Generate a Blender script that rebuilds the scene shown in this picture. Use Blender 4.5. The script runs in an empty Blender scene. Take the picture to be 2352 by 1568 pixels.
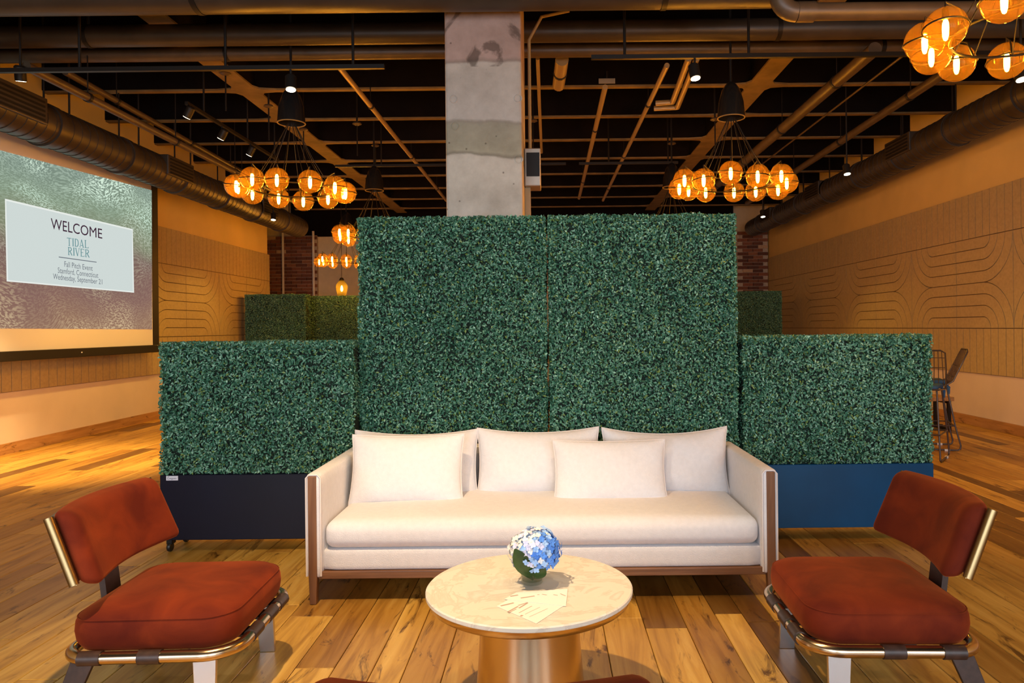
import bpy, bmesh, math, random
import numpy as np
from mathutils import Vector, Matrix

random.seed(7)
rng = np.random.default_rng(11)
scene = bpy.context.scene
COL = scene.collection
PI = math.pi

# ------------------------------------------------------------------ camera
EYE = 1.37
FPX = 1650.0
VPX, VPY = 1258.0, 752.0
ROLL = math.radians(0.6)
cam_data = bpy.data.cameras.new('camera')
cam = bpy.data.objects.new('camera', cam_data)
COL.objects.link(cam)
cam_data.sensor_fit = 'HORIZONTAL'
cam_data.sensor_width = 36.0
cam_data.lens = 36.0 * FPX / 2352.0
cam_data.shift_x = -(VPX - 1176.0) / 2352.0
cam_data.shift_y = -(784.0 - VPY) / 2352.0
cam_data.clip_start = 0.05
# the principal point is off-centre and the frame is rolled a little
cam.matrix_world = (Matrix.Translation((0, 0, EYE)) @ Matrix.Rotation(PI / 2, 4, 'X')
                    @ Matrix.Rotation(-ROLL, 4, 'Z'))
scene.camera = cam

# ------------------------------------------------------------------ world, big lights, exposure
world = bpy.data.worlds.new('world')
scene.world = world
world.use_nodes = True
wbg = world.node_tree.nodes['Background']
wbg.inputs[0].default_value = (0.62, 0.78, 1.0, 1)
wbg.inputs[1].default_value = 0.6
scene.view_settings.view_transform = 'Standard'
scene.view_settings.look = 'None'
scene.view_settings.gamma = 1.0
scene.view_settings.use_curve_mapping = False
scene.view_settings.exposure = 0.0
scene.cycles.max_bounces = 7
scene.cycles.diffuse_bounces = 3
scene.cycles.glossy_bounces = 4
scene.cycles.transparent_max_bounces = 12
scene.cycles.sample_clamp_indirect = 4.0
scene.cycles.caustics_reflective = False
scene.cycles.caustics_refractive = False

WALL_FRONT = -3.2
WIN = [(-5.0, -3.0), (-2.35, -0.35), (0.35, 2.35), (3.0, 5.0)]   # window openings behind the camera
WIN_Z0, WIN_Z1 = 0.5, 3.2
DAY = 118.0
for i, (a, b) in enumerate(WIN):
    ld = bpy.data.lights.new('window_daylight', 'AREA')
    ld.shape = 'RECTANGLE'
    ld.size = b - a - 0.1
    ld.size_y = WIN_Z1 - WIN_Z0 - 0.1
    ld.energy = DAY
    ld.color = (0.80, 0.90, 1.0)
    lo = bpy.data.objects.new('window_daylight', ld)
    lo.location = ((a + b) / 2, WALL_FRONT - 0.02, (WIN_Z0 + WIN_Z1) / 2)
    lo.rotation_euler = (PI / 2, 0, 0)
    COL.objects.link(lo)

BULB_STRENGTH = 270.0
BULB_COLOR = (1.0, 0.47, 0.05)

# ------------------------------------------------------------------ pixel helpers (photo 2352x1568 -> world)
def ray(px, py):
    dx, dy = px - VPX, py - VPY
    c, s = math.cos(ROLL), math.sin(ROLL)
    return Vector(((dx * c - dy * s) / FPX, 1.0, -(dx * s + dy * c) / FPX))
def at_y(px, py, y):
    return Vector((0, 0, EYE)) + ray(px, py) * y
def at_z(px, py, z):
    r = ray(px, py); return Vector((0, 0, EYE)) + r * ((z - EYE) / r.z)
def at_x(px, py, x):
    r = ray(px, py); return Vector((0, 0, EYE)) + r * (x / r.x)
def project(p):
    x, y = p[0] / p[1] * FPX, -(p[2] - EYE) / p[1] * FPX
    c, s = math.cos(ROLL), math.sin(ROLL)
    return (VPX + x * c + y * s, VPY - x * s + y * c)

# ------------------------------------------------------------------ materials
MATS = {}
def newmat(name):
    m = bpy.data.materials.new(name); m.use_nodes = True
    nt = m.node_tree
    return m, nt, nt.nodes['Principled BSDF']
def node(nt, typ, **kw):
    n = nt.nodes.new(typ)
    for k, v in kw.items():
        setattr(n, k, v)
    return n
def setin(n, **kw):
    for k, v in kw.items():
        n.inputs[k.replace('_', ' ')].default_value = v
def rgba(c): return (c[0], c[1], c[2], 1.0)
def simple(name, col, rough=0.5, metal=0.0, noise=0.0, nscale=8.0, bump=0.0, bscale=80.0, spec=None, sheen=0.0, coat=0.0):
    m, nt, b = newmat(name)
    b.inputs['Base Color'].default_value = rgba(col)
    b.inputs['Roughness'].default_value = rough
    b.inputs['Metallic'].default_value = metal
    if spec is not None: b.inputs['Specular IOR Level'].default_value = spec
    if sheen: b.inputs['Sheen Weight'].default_value = sheen
    if coat: b.inputs['Coat Weight'].default_value = coat
    tc = node(nt, 'ShaderNodeTexCoord')
    if noise:
        n = node(nt, 'ShaderNodeTexNoise'); setin(n, Scale=nscale, Detail=5.0)
        nt.links.new(tc.outputs['Object'], n.inputs['Vector'])
        r = node(nt, 'ShaderNodeValToRGB')
        r.color_ramp.elements[0].position = 0.3; r.color_ramp.elements[1].position = 0.7
        r.color_ramp.elements[0].color = rgba([c * (1 - noise) for c in col])
        r.color_ramp.elements[1].color = rgba([min(1, c * (1 + noise)) for c in col])
        nt.links.new(n.outputs['Fac'], r.inputs['Fac'])
        nt.links.new(r.outputs['Color'], b.inputs['Base Color'])
    if bump:
        n = node(nt, 'ShaderNodeTexNoise'); setin(n, Scale=bscale, Detail=3.0)
        nt.links.new(tc.outputs['Object'], n.inputs['Vector'])
        bp = node(nt, 'ShaderNodeBump'); setin(bp, Strength=bump, Distance=0.01)
        nt.links.new(n.outputs['Fac'], bp.inputs['Height'])
        nt.links.new(bp.outputs['Normal'], b.inputs['Normal'])
    MATS[name] = m
    return m
def emissive(name, col, strength):
    m = bpy.data.materials.new(name); m.use_nodes = True
    nt = m.node_tree; nt.nodes.remove(nt.nodes['Principled BSDF'])
    e = node(nt, 'ShaderNodeEmission'); e.inputs[0].default_value = rgba(col); e.inputs[1].default_value = strength
    nt.links.new(e.outputs[0], nt.nodes['Material Output'].inputs['Surface'])
    MATS[name] = m
    return m

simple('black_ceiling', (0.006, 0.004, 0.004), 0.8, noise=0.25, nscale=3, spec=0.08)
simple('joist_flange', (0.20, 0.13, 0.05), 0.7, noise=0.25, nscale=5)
simple('dark_duct', (0.045, 0.034, 0.026), 0.40, metal=0.1, noise=0.2, nscale=4)
simple('dark_pipe', (0.075, 0.050, 0.030), 0.42, noise=0.2, nscale=6)
simple('conduit', (0.36, 0.25, 0.12), 0.4, metal=0.2)
simple('black_metal', (0.012, 0.010, 0.009), 0.45, spec=0.25)
simple('black_gloss', (0.012, 0.011, 0.011), 0.22)
simple('plaster', (0.74, 0.54, 0.20), 0.85, noise=0.05, nscale=2, bump=0.05)  # orange lamplight on the upper walls is put into this colour
simple('lower_plaster', (0.70, 0.60, 0.53), 0.8, noise=0.05, nscale=2)  # same wall below the panels, without the lamplight tint
simple('felt', (0.47, 0.37, 0.19), 0.95, noise=0.08, nscale=30, bump=0.15, bscale=300)
simple('felt_groove', (0.15, 0.10, 0.05), 0.95)
simple('mortar', (0.50, 0.42, 0.34), 0.9, noise=0.2, nscale=20)
simple('cream_wall', (0.66, 0.60, 0.46), 0.8, noise=0.05)
simple('white_paint', (0.82, 0.80, 0.76), 0.5)
simple('sofa_fabric', (0.80, 0.765, 0.775), 0.92, noise=0.03, nscale=40, bump=0.35, bscale=260, sheen=0.2)
simple('piping', (0.78, 0.70, 0.67), 0.9)
simple('bronze', (0.62, 0.46, 0.30), 0.22, metal=1.0)
simple('brass_shell', (0.36, 0.25, 0.12), 0.34, metal=1.0)
simple('steel', (0.62, 0.60, 0.60), 0.28, metal=1.0)
simple('leather', (0.045, 0.022, 0.016), 0.42, noise=0.3, nscale=40)
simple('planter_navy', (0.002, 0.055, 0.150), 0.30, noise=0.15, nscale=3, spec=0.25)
simple('planter_dark_reflection', (0.005, 0.006, 0.018), 0.30, noise=0.15, nscale=3, spec=0.25)  # navy planter copy with its dark reflection put into the colour
simple('rubber', (0.012, 0.012, 0.012), 0.35)
simple('sticker', (0.78, 0.77, 0.86), 0.5)
simple('ink', (0.05, 0.04, 0.09), 0.6)
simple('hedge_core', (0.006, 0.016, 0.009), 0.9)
simple('stem_green', (0.16, 0.26, 0.05), 0.5)
simple('leaf_dark', (0.022, 0.060, 0.012), 0.35, noise=0.35, nscale=25)
simple('petal_blue', (0.10, 0.30, 0.86), 0.6)
simple('petal_sky', (0.36, 0.58, 0.95), 0.6)
simple('petal_lilac', (0.66, 0.68, 0.93), 0.6)
simple('petal_white', (0.92, 0.90, 0.86), 0.6)
simple('paper', (0.92, 0.87, 0.82), 0.7)
simple('print_ink', (0.52, 0.36, 0.30), 0.7)
simple('stool_wire', (0.10, 0.08, 0.08), 0.35, metal=0.6)
simple('stool_cushion', (0.03, 0.10, 0.22), 0.8, noise=0.2)
simple('cap_white', (0.85, 0.83, 0.83), 0.4)
simple('screen_fabric', (0.80, 0.77, 0.74), 0.9)
simple('screen_black', (0.010, 0.009, 0.009), 0.6)
simple('galvanized', (0.45, 0.40, 0.34), 0.4, metal=0.5, noise=0.1)
emissive('bulb', BULB_COLOR, BULB_STRENGTH)
emissive('spot_lens', (1.0, 0.83, 0.55), 22.0)
emissive('pendant_bulb', (1.0, 0.62, 0.16), 420.0)

def velvet():
    m, nt, b = newmat('velvet')
    tc = node(nt, 'ShaderNodeTexCoord')
    n = node(nt, 'ShaderNodeTexNoise'); setin(n, Scale=6.0, Detail=4.0, Distortion=0.6)
    nt.links.new(tc.outputs['Object'], n.inputs['Vector'])
    r = node(nt, 'ShaderNodeValToRGB')
    r.color_ramp.elements[0].position = 0.32; r.color_ramp.elements[1].position = 0.72
    r.color_ramp.elements[0].color = (0.095, 0.010, 0.004, 1)
    r.color_ramp.elements[1].color = (0.205, 0.027, 0.006, 1)
    nt.links.new(n.outputs['Fac'], r.inputs['Fac'])
    nt.links.new(r.outputs['Color'], b.inputs['Base Color'])
    setin(b, Roughness=0.85)
    b.inputs['Specular IOR Level'].default_value = 0.15
    b.inputs['Sheen Weight'].default_value = 0.35
    b.inputs['Sheen Roughness'].default_value = 0.4
    b.inputs['Sheen Tint'].default_value = (0.95, 0.22, 0.05, 1)
    n2 = node(nt, 'ShaderNodeTexNoise'); setin(n2, Scale=220.0)
    nt.links.new(tc.outputs['Object'], n2.inputs['Vector'])
    bp = node(nt, 'ShaderNodeBump'); setin(bp, Strength=0.12, Distance=0.004)
    nt.links.new(n2.outputs['Fac'], bp.inputs['Height'])
    nt.links.new(bp.outputs['Normal'], b.inputs['Normal'])
    MATS['velvet'] = m
velvet()

def wood(name, c0, c1, c2, axis=1, scale=1.0, rough=0.42, use_tone=False, knots=True):
    m, nt, b = newmat(name)
    L = nt.links.new
    geo = node(nt, 'ShaderNodeNewGeometry')
    mp = node(nt, 'ShaderNodeMapping')
    sc = [14.0 * scale] * 3; sc[axis] = 1.1 * scale
    mp.inputs['Scale'].default_value = sc
    vec = geo.outputs['Position']
    if use_tone:
        at = node(nt, 'ShaderNodeAttribute', attribute_name='tone')
        sep = node(nt, 'ShaderNodeSeparateColor'); L(at.outputs['Color'], sep.inputs[0])
        mul = node(nt, 'ShaderNodeMath', operation='MULTIPLY'); mul.inputs[1].default_value = 37.0
        L(sep.outputs[1], mul.inputs[0])
        cb = node(nt, 'ShaderNodeCombineXYZ')
        for i in range(3): L(mul.outputs[0], cb.inputs[i])
        ad = node(nt, 'ShaderNodeVectorMath', operation='ADD')
        L(geo.outputs['Position'], ad.inputs[0]); L(cb.outputs[0], ad.inputs[1])
        vec = ad.outputs[0]
    L(vec, mp.inputs['Vector'])
    n = node(nt, 'ShaderNodeTexNoise'); setin(n, Scale=1.0, Detail=7.0, Roughness=0.6, Distortion=1.2)
    L(mp.outputs[0], n.inputs['Vector'])
    r = node(nt, 'ShaderNodeValToRGB')
    e = r.color_ramp.elements
    e[0].position = 0.30; e[0].color = rgba(c0)
    e[1].position = 0.72; e[1].color = rgba(c2)
    mid = e.new(0.5); mid.color = rgba(c1)
    L(n.outputs['Fac'], r.inputs['Fac'])
    col = r.outputs['Color']
    if use_tone:
        mixm = node(nt, 'ShaderNodeMix', data_type='RGBA', blend_type='MULTIPLY'); mixm.inputs[0].default_value = 1.0
        rr = node(nt, 'ShaderNodeValToRGB')
        rr.color_ramp.elements[0].color = (0.22, 0.17, 0.15, 1); rr.color_ramp.elements[0].position = 0.0
        rr.color_ramp.elements[1].color = (1.0, 1.0, 1.0, 1); rr.color_ramp.elements[1].position = 1.0
        x = rr.color_ramp.elements.new(0.45); x.color = (0.62, 0.52, 0.42, 1)
        L(sep.outputs[0], rr.inputs['Fac'])
        L(col, mixm.inputs[6]); L(rr.outputs['Color'], mixm.inputs[7])
        col = mixm.outputs[2]
    if knots:
        mp2 = node(nt, 'ShaderNodeMapping'); s2 = [9.0] * 3; s2[axis] = 2.2
        mp2.inputs['Scale'].default_value = s2
        L(vec, mp2.inputs['Vector'])
        n2 = node(nt, 'ShaderNodeTexNoise'); setin(n2, Scale=1.0, Detail=4.0, Roughness=0.7, Distortion=1.5)
        L(mp2.outputs[0], n2.inputs['Vector'])
        r2 = node(nt, 'ShaderNodeValToRGB')
        r2.color_ramp.elements[0].position = 0.58; r2.color_ramp.elements[0].color = (1, 1, 1, 1)
        r2.color_ramp.elements[1].position = 0.69; r2.color_ramp.elements[1].color = (0.22, 0.16, 0.12, 1)
        L(n2.outputs['Fac'], r2.inputs['Fac'])
        mk = node(nt, 'ShaderNodeMix', data_type='RGBA', blend_type='MULTIPLY'); mk.inputs[0].default_value = 1.0
        L(col, mk.inputs[6]); L(r2.outputs['Color'], mk.inputs[7])
        col = mk.outputs[2]
    L(col, b.inputs['Base Color'])
    setin(b, Roughness=rough)
    bp = node(nt, 'ShaderNodeBump'); setin(bp, Strength=0.12, Distance=0.004)
    L(n.outputs['Fac'], bp.inputs['Height']); L(bp.outputs['Normal'], b.inputs['Normal'])
    MATS[name] = m
wood('oak_floor', (0.38, 0.185, 0.030), (0.62, 0.345, 0.065), (0.78, 0.50, 0.13), axis=1, use_tone=True, rough=0.36)
wood('walnut', (0.10, 0.040, 0.016), (0.20, 0.085, 0.036), (0.31, 0.15, 0.07), axis=2, knots=False, rough=0.4)
wood('walnut_rail', (0.10, 0.040, 0.016), (0.20, 0.085, 0.036), (0.31, 0.15, 0.07), axis=0, knots=False, rough=0.4)
wood('oak_board', (0.34, 0.17, 0.06), (0.46, 0.24, 0.09), (0.55, 0.31, 0.13), axis=1, knots=True)

def concrete():
    m, nt, b = newmat('concrete'); L = nt.links.new
    geo = node(nt, 'ShaderNodeNewGeometry')
    n = node(nt, 'ShaderNodeTexNoise'); setin(n, Scale=3.5, Detail=9.0, Roughness=0.65)
    L(geo.outputs['Position'], n.inputs['Vector'])
    r = node(nt, 'ShaderNodeValToRGB')
    r.color_ramp.elements[0].position = 0.30; r.color_ramp.elements[0].color = (0.44, 0.40, 0.35, 1)
    r.color_ramp.elements[1].position = 0.70; r.color_ramp.elements[1].color = (0.68, 0.64, 0.58, 1)
    L(n.outputs['Fac'], r.inputs['Fac'])
    # pour lifts: older darker band and a reddish top lift, their borders wavy
    sep = node(nt, 'ShaderNodeSeparateXYZ'); L(geo.outputs['Position'], sep.inputs[0])
    n2 = node(nt, 'ShaderNodeTexNoise'); setin(n2, Scale=2.2, Detail=5.0); L(geo.outputs['Position'], n2.inputs['Vector'])
    wob = node(nt, 'ShaderNodeMath', operation='MULTIPLY_ADD'); wob.inputs[1].default_value = 0.16; wob.inputs[2].default_value = -0.08
    L(n2.outputs['Fac'], wob.inputs[0])
    ad = node(nt, 'ShaderNodeMath', operation='ADD'); L(sep.outputs[2], ad.inputs[0]); L(wob.outputs[0], ad.inputs[1])
    mr = node(nt, 'ShaderNodeMapRange'); setin(mr, From_Min=2.0, From_Max=4.0); L(ad.outputs[0], mr.inputs[0])
    rr = node(nt, 'ShaderNodeValToRGB'); rr.color_ramp.interpolation = 'LINEAR'
    e = rr.color_ramp.elements
    e[0].position = 0.0; e[0].color = (1.05, 1.02, 0.98, 1)
    e[1].position = 1.0; e[1].color = (0.60, 0.44, 0.42, 1)
    def z2(z): return (z - 2.0) / 2.0
    for z, c in [(2.71, (1.02, 0.98, 0.93)), (2.725, (0.45, 0.42, 0.36)), (2.75, (0.70, 0.68, 0.56)), (2.96, (0.56, 0.54, 0.46)),
                 (2.98, (0.50, 0.46, 0.42)), (3.0, (0.82, 0.78, 0.78)), (3.45, (0.80, 0.74, 0.72)), (3.47, (0.46, 0.36, 0.34)), (3.50, (0.66, 0.48, 0.46))]:
        x = e.new(z2(z)); x.color = rgba(c)
    L(mr.outputs[0], rr.inputs['Fac'])
    mk = node(nt, 'ShaderNodeMix', data_type='RGBA', blend_type='MULTIPLY'); mk.inputs[0].default_value = 1.0
    L(r.outputs['Color'], mk.inputs[6]); L(rr.outputs['Color'], mk.inputs[7])
    n5 = node(nt, 'ShaderNodeTexNoise'); setin(n5, Scale=2.6, Detail=6.0, Distortion=1.6); L(geo.outputs['Position'], n5.inputs['Vector'])
    r5 = node(nt, 'ShaderNodeValToRGB'); r5.color_ramp.elements[0].position = 0.55; r5.color_ramp.elements[1].position = 0.62
    r5.color_ramp.elements[0].color = (1, 1, 1, 1); r5.color_ramp.elements[1].color = (0.42, 0.40, 0.38, 1)
    L(n5.outputs['Fac'], r5.inputs['Fac'])
    gt = node(nt, 'ShaderNodeMath', operation='GREATER_THAN'); gt.inputs[1].default_value = 3.42; L(sep.outputs[2], gt.inputs[0])
    ms = node(nt, 'ShaderNodeMix', data_type='RGBA', blend_type='MULTIPLY'); L(gt.outputs[0], ms.inputs[0])
    L(mk.outputs[2], ms.inputs[6]); L(r5.outputs['Color'], ms.inputs[7]); mk = ms
    # bug holes
    v = node(nt, 'ShaderNodeTexVoronoi'); setin(v, Scale=9.0); L(geo.outputs['Position'], v.inputs['Vector'])
    r3 = node(nt, 'ShaderNodeValToRGB')
    r3.color_ramp.elements[0].position = 0.05; r3.color_ramp.elements[0].color = (0.35, 0.32, 0.3, 1)
    r3.color_ramp.elements[1].position = 0.085; r3.color_ramp.elements[1].color = (1, 1, 1, 1)
    L(v.outputs['Distance'], r3.inputs['Fac'])
    m2 = node(nt, 'ShaderNodeMix', data_type='RGBA', blend_type='MULTIPLY'); m2.inputs[0].default_value = 0.8
    L(mk.outputs[2], m2.inputs[6]); L(r3.outputs['Color'], m2.inputs[7])
    L(m2.outputs[2], b.inputs['Base Color']); setin(b, Roughness=0.85)
    bp = node(nt, 'ShaderNodeBump'); setin(bp, Strength=0.25, Distance=0.02)
    L(n.outputs['Fac'], bp.inputs['Height']); L(bp.outputs['Normal'], b.inputs['Normal'])
    MATS['concrete'] = m
concrete()

def marble():
    m, nt, b = newmat('marble'); L = nt.links.new
    tc = node(nt, 'ShaderNodeTexCoord')
    n = node(nt, 'ShaderNodeTexNoise'); setin(n, Scale=5.0, Detail=8.0, Roughness=0.6, Distortion=1.8)
    L(tc.outputs['Object'], n.inputs['Vector'])
    r = node(nt, 'ShaderNodeValToRGB'); e = r.color_ramp.elements
    e[0].position = 0.36; e[0].color = (0.84, 0.78, 0.69, 1)
    e[1].position = 0.62; e[1].color = (0.82, 0.76, 0.66, 1)
    x = e.new(0.47); x.color = (0.72, 0.64, 0.54, 1)
    x = e.new(0.50); x.color = (0.84, 0.78, 0.68, 1)
    L(n.outputs['Fac'], r.inputs['Fac']); L(r.outputs['Color'], b.inputs['Base Color'])
    setin(b, Roughness=0.35); MATS['marble'] = m
marble()

def leaf_material():
    m, nt, b = newmat('boxwood_leaf'); L = nt.links.new
    at = node(nt, 'ShaderNodeAttribute', attribute_name='tint')
    L(at.outputs['Color'], b.inputs['Base Color'])
    setin(b, Roughness=0.34)
    b.inputs['Specular IOR Level'].default_value = 0.6
    MATS['boxwood_leaf'] = m
leaf_material()

def brick_material():
    m, nt, b = newmat('brick'); L = nt.links.new
    at = node(nt, 'ShaderNodeAttribute', attribute_name='tint')
    geo = node(nt, 'ShaderNodeNewGeometry')
    n = node(nt, 'ShaderNodeTexNoise'); setin(n, Scale=22.0, Detail=5.0); L(geo.outputs['Position'], n.inputs['Vector'])
    r = node(nt, 'ShaderNodeValToRGB')
    r.color_ramp.elements[0].color = (0.6, 0.6, 0.6, 1); r.color_ramp.elements[1].color = (1.25, 1.25, 1.25, 1)
    L(n.outputs['Fac'], r.inputs['Fac'])
    mk = node(nt, 'ShaderNodeMix', data_type='RGBA', blend_type='MULTIPLY'); mk.inputs[0].default_value = 1.0
    L(at.outputs['Color'], mk.inputs[6]); L(r.outputs['Color'], mk.inputs[7])
    L(mk.outputs[2], b.inputs['Base Color']); setin(b, Roughness=0.85); MATS['brick'] = m
brick_material()

def globe_glass(name, tint, haze, hazefac, rim=0.16):
    m = bpy.data.materials.new(name); m.use_nodes = True
    nt = m.node_tree; nt.nodes.remove(nt.nodes['Principled BSDF']); L = nt.links.new
    tr = node(nt, 'ShaderNodeBsdfTransparent'); tr.inputs[0].default_value = rgba(tint)
    gl = node(nt, 'ShaderNodeBsdfGlossy'); gl.inputs[0].default_value = (1, 0.9, 0.75, 1); gl.inputs['Roughness'].default_value = 0.03
    tl = node(nt, 'ShaderNodeBsdfTranslucent'); tl.inputs[0].default_value = rgba(haze)
    lw = node(nt, 'ShaderNodeLayerWeight'); lw.inputs[0].default_value = rim
    m1 = node(nt, 'ShaderNodeMixShader'); m1.inputs[0].default_value = hazefac
    L(tr.outputs[0], m1.inputs[1]); L(tl.outputs[0], m1.inputs[2])
    m2 = node(nt, 'ShaderNodeMixShader')
    gx = node(nt, 'ShaderNodeNewGeometry'); inv = node(nt, 'ShaderNodeMath', operation='SUBTRACT'); inv.inputs[0].default_value = 1.0
    L(gx.outputs['Backfacing'], inv.inputs[1])
    ff = node(nt, 'ShaderNodeMath', operation='MULTIPLY'); L(lw.outputs['Fresnel'], ff.inputs[0]); L(inv.outputs[0], ff.inputs[1])
    L(ff.outputs[0], m2.inputs[0]); L(m1.outputs[0], m2.inputs[1]); L(gl.outputs[0], m2.inputs[2])
    L(m2.outputs[0], nt.nodes['Material Output'].inputs['Surface'])
    MATS[name] = m
globe_glass('amber_glass', (1.0, 0.82, 0.52), (1.0, 0.50, 0.10), 0.026)
globe_glass('smoke_glass', (0.36, 0.25, 0.09), (0.7, 0.4, 0.06), 0.05)
globe_glass('clear_glass', (0.90, 0.92, 0.90), (0.9, 0.9, 0.9), 0.02, 0.32)

def slide_material():
    """Brushy swirling painting thrown on the screen by a projector (light given off by the picture)."""
    m = bpy.data.materials.new('slide_painting'); m.use_nodes = True
    nt = m.node_tree; nt.nodes.remove(nt.nodes['Principled BSDF']); L = nt.links.new
    uv = node(nt, 'ShaderNodeUVMap')
    nz = node(nt, 'ShaderNodeTexNoise'); setin(nz, Scale=1.6, Detail=2.0); L(uv.outputs[0], nz.inputs['Vector'])
    sub = node(nt, 'ShaderNodeVectorMath', operation='SUBTRACT'); sub.inputs[1].default_value = (0.5, 0.5, 0.5)
    L(nz.outputs['Color'], sub.inputs[0])
    scl = node(nt, 'ShaderNodeVectorMath', operation='SCALE'); scl.inputs['Scale'].default_value = 0.5
    L(sub.outputs[0], scl.inputs[0])
    ad = node(nt, 'ShaderNodeVectorMath', operation='ADD'); L(uv.outputs[0], ad.inputs[0]); L(scl.outputs[0], ad.inputs[1])
    mp = node(nt, 'ShaderNodeMapping'); mp.inputs['Scale'].default_value = (58, 112, 1); mp.inputs['Rotation'].default_value = (0, 0, 0.7)
    L(ad.outputs[0], mp.inputs['Vector'])
    st = node(nt, 'ShaderNodeTexNoise'); setin(st, Scale=1.0, Detail=2.0, Distortion=0.6); L(mp.outputs[0], st.inputs['Vector'])
    sr = node(nt, 'ShaderNodeValToRGB'); sr.color_ramp.elements[0].position = 0.46; sr.color_ramp.elements[1].position = 0.58
    L(st.outputs['Fac'], sr.inputs['Fac'])
    sx = node(nt, 'ShaderNodeSeparateXYZ'); L(ad.outputs[0], sx.inputs[0])
    dark = node(nt, 'ShaderNodeValToRGB'); light = node(nt, 'ShaderNodeValToRGB')
    for r, cs in ((dark, [(0.0, (0.30, 0.17, 0.11)), (0.22, (0.24, 0.13, 0.11)), (0.42, (0.20, 0.13, 0.11)), (0.55, (0.22, 0.25, 0.16)), (0.75, (0.22, 0.29, 0.20)), (1.0, (0.20, 0.27, 0.22))]),
                  (light, [(0.0, (0.62, 0.45, 0.27)), (0.22, (0.42, 0.30, 0.20)), (0.42, (0.36, 0.30, 0.24)), (0.55, (0.36, 0.38, 0.28)), (0.75, (0.58, 0.76, 0.62)), (1.0, (0.72, 0.90, 0.74))])):
        e = r.color_ramp.elements
        e[0].position, e[0].color = cs[0][0], rgba(cs[0][1]); e[1].position, e[1].color = cs[-1][0], rgba(cs[-1][1])
        for p, c in cs[1:-1]:
            x = e.new(p); x.color = rgba(c)
        L(sx.outputs[1], r.inputs['Fac'])
    # smooth calm zones where the strokes fade out
    nq = node(nt, 'ShaderNodeTexNoise'); setin(nq, Scale=2.4, Detail=1.0); L(ad.outputs[0], nq.inputs['Vector'])
    qr = node(nt, 'ShaderNodeValToRGB'); qr.color_ramp.elements[0].position = 0.40; qr.color_ramp.elements[1].position = 0.58
    qr.color_ramp.elements[0].color = (0.25, 0.25, 0.25, 1)
    L(nq.outputs['Fac'], qr.inputs['Fac'])
    mu = node(nt, 'ShaderNodeMath', operation='MULTIPLY'); L(sr.outputs['Color'], mu.inputs[0]); L(qr.outputs['Color'], mu.inputs[1])
    mx = node(nt, 'ShaderNodeMix', data_type='RGBA')
    L(mu.outputs[0], mx.inputs[0]); L(dark.outputs['Color'], mx.inputs[6]); L(light.outputs['Color'], mx.inputs[7])
    e = node(nt, 'ShaderNodeEmission'); e.inputs[1].default_value = 1.0
    L(mx.outputs[2], e.inputs[0])
    L(e.outputs[0], nt.nodes['Material Output'].inputs['Surface'])
    MATS['slide_painting'] = m
slide_material()
emissive('slide_white', (0.62, 0.69, 0.67), 1.0)
emissive('slide_border', (0.80, 0.84, 0.80), 1.0)
emissive('slide_plum', (0.045, 0.016, 0.035), 1.0)
emissive('slide_teal', (0.12, 0.27, 0.29), 1.0)
emissive('slide_grey', (0.15, 0.17, 0.20), 1.0)

# ------------------------------------------------------------------ mesh helpers
def obj(name, bm, mat, parent=None, smooth=False, bevel=0.0, seg=2, loc=None):
    me = bpy.data.meshes.new(name)
    if bm is not None:
        bmesh.ops.recalc_face_normals(bm, faces=bm.faces)
        bm.to_mesh(me); bm.free()
    return objm(name, me, mat, parent, smooth, bevel, seg, loc)
def objm(name, me, mat, parent=None, smooth=False, bevel=0.0, seg=2, loc=None):
    if mat and not me.materials: me.materials.append(MATS[mat])
    if smooth:
        me.polygons.foreach_set('use_smooth', [True] * len(me.polygons))
        if smooth != 'all':
            try: me.set_sharp_from_angle(angle=math.radians(42))
            except Exception: pass
    o = bpy.data.objects.new(name, me)
    COL.objects.link(o)
    if parent is not None: o.parent = parent
    if loc is not None: o.location = loc
    if bevel:
        md = o.modifiers.new('bevel', 'BEVEL'); md.width = bevel; md.segments = seg; md.limit_method = 'ANGLE'
        md.angle_limit = math.radians(40)
    return o
def thing(name, label, cat, loc=(0, 0, 0), rz=0.0, group=None):
    o = bpy.data.objects.new(name, None); COL.objects.link(o)
    o.location = loc; o.rotation_euler = (0, 0, rz); o.empty_display_size = 0.1
    return tag(o, label, cat, group)
def tag(o, label, cat, group=None):
    o['label'] = label; o['category'] = cat
    if group: o['group'] = group
    return o
def struct(o, label=None):
    o['kind'] = 'structure'
    if label: o['label'] = label
    return o
def copy_tree(root, parent=None):
    c = root.copy(); COL.objects.link(c); c.parent = parent
    for ch in list(root.children): copy_tree(ch, c)
    return c
def box(bm, x0, x1, y0, y1, z0, z1):
    vs = [bm.verts.new(p) for p in ((x0, y0, z0), (x1, y0, z0), (x1, y1, z0), (x0, y1, z0), (x0, y0, z1), (x1, y0, z1), (x1, y1, z1), (x0, y1, z1))]
    for f in ((0, 3, 2, 1), (4, 5, 6, 7), (0, 1, 5, 4), (1, 2, 6, 5), (2, 3, 7, 6), (3, 0, 4, 7)):
        bm.faces.new([vs[i] for i in f])
    return bm
def BX(*a): return box(bmesh.new(), *a)
def frame_of(d):
    d = Vector(d).normalized()
    up = Vector((0, 0, 1)) if abs(d.z) < 0.95 else Vector((1, 0, 0))
    a = d.cross(up).normalized(); b = a.cross(d).normalized()
    return a, b
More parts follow.
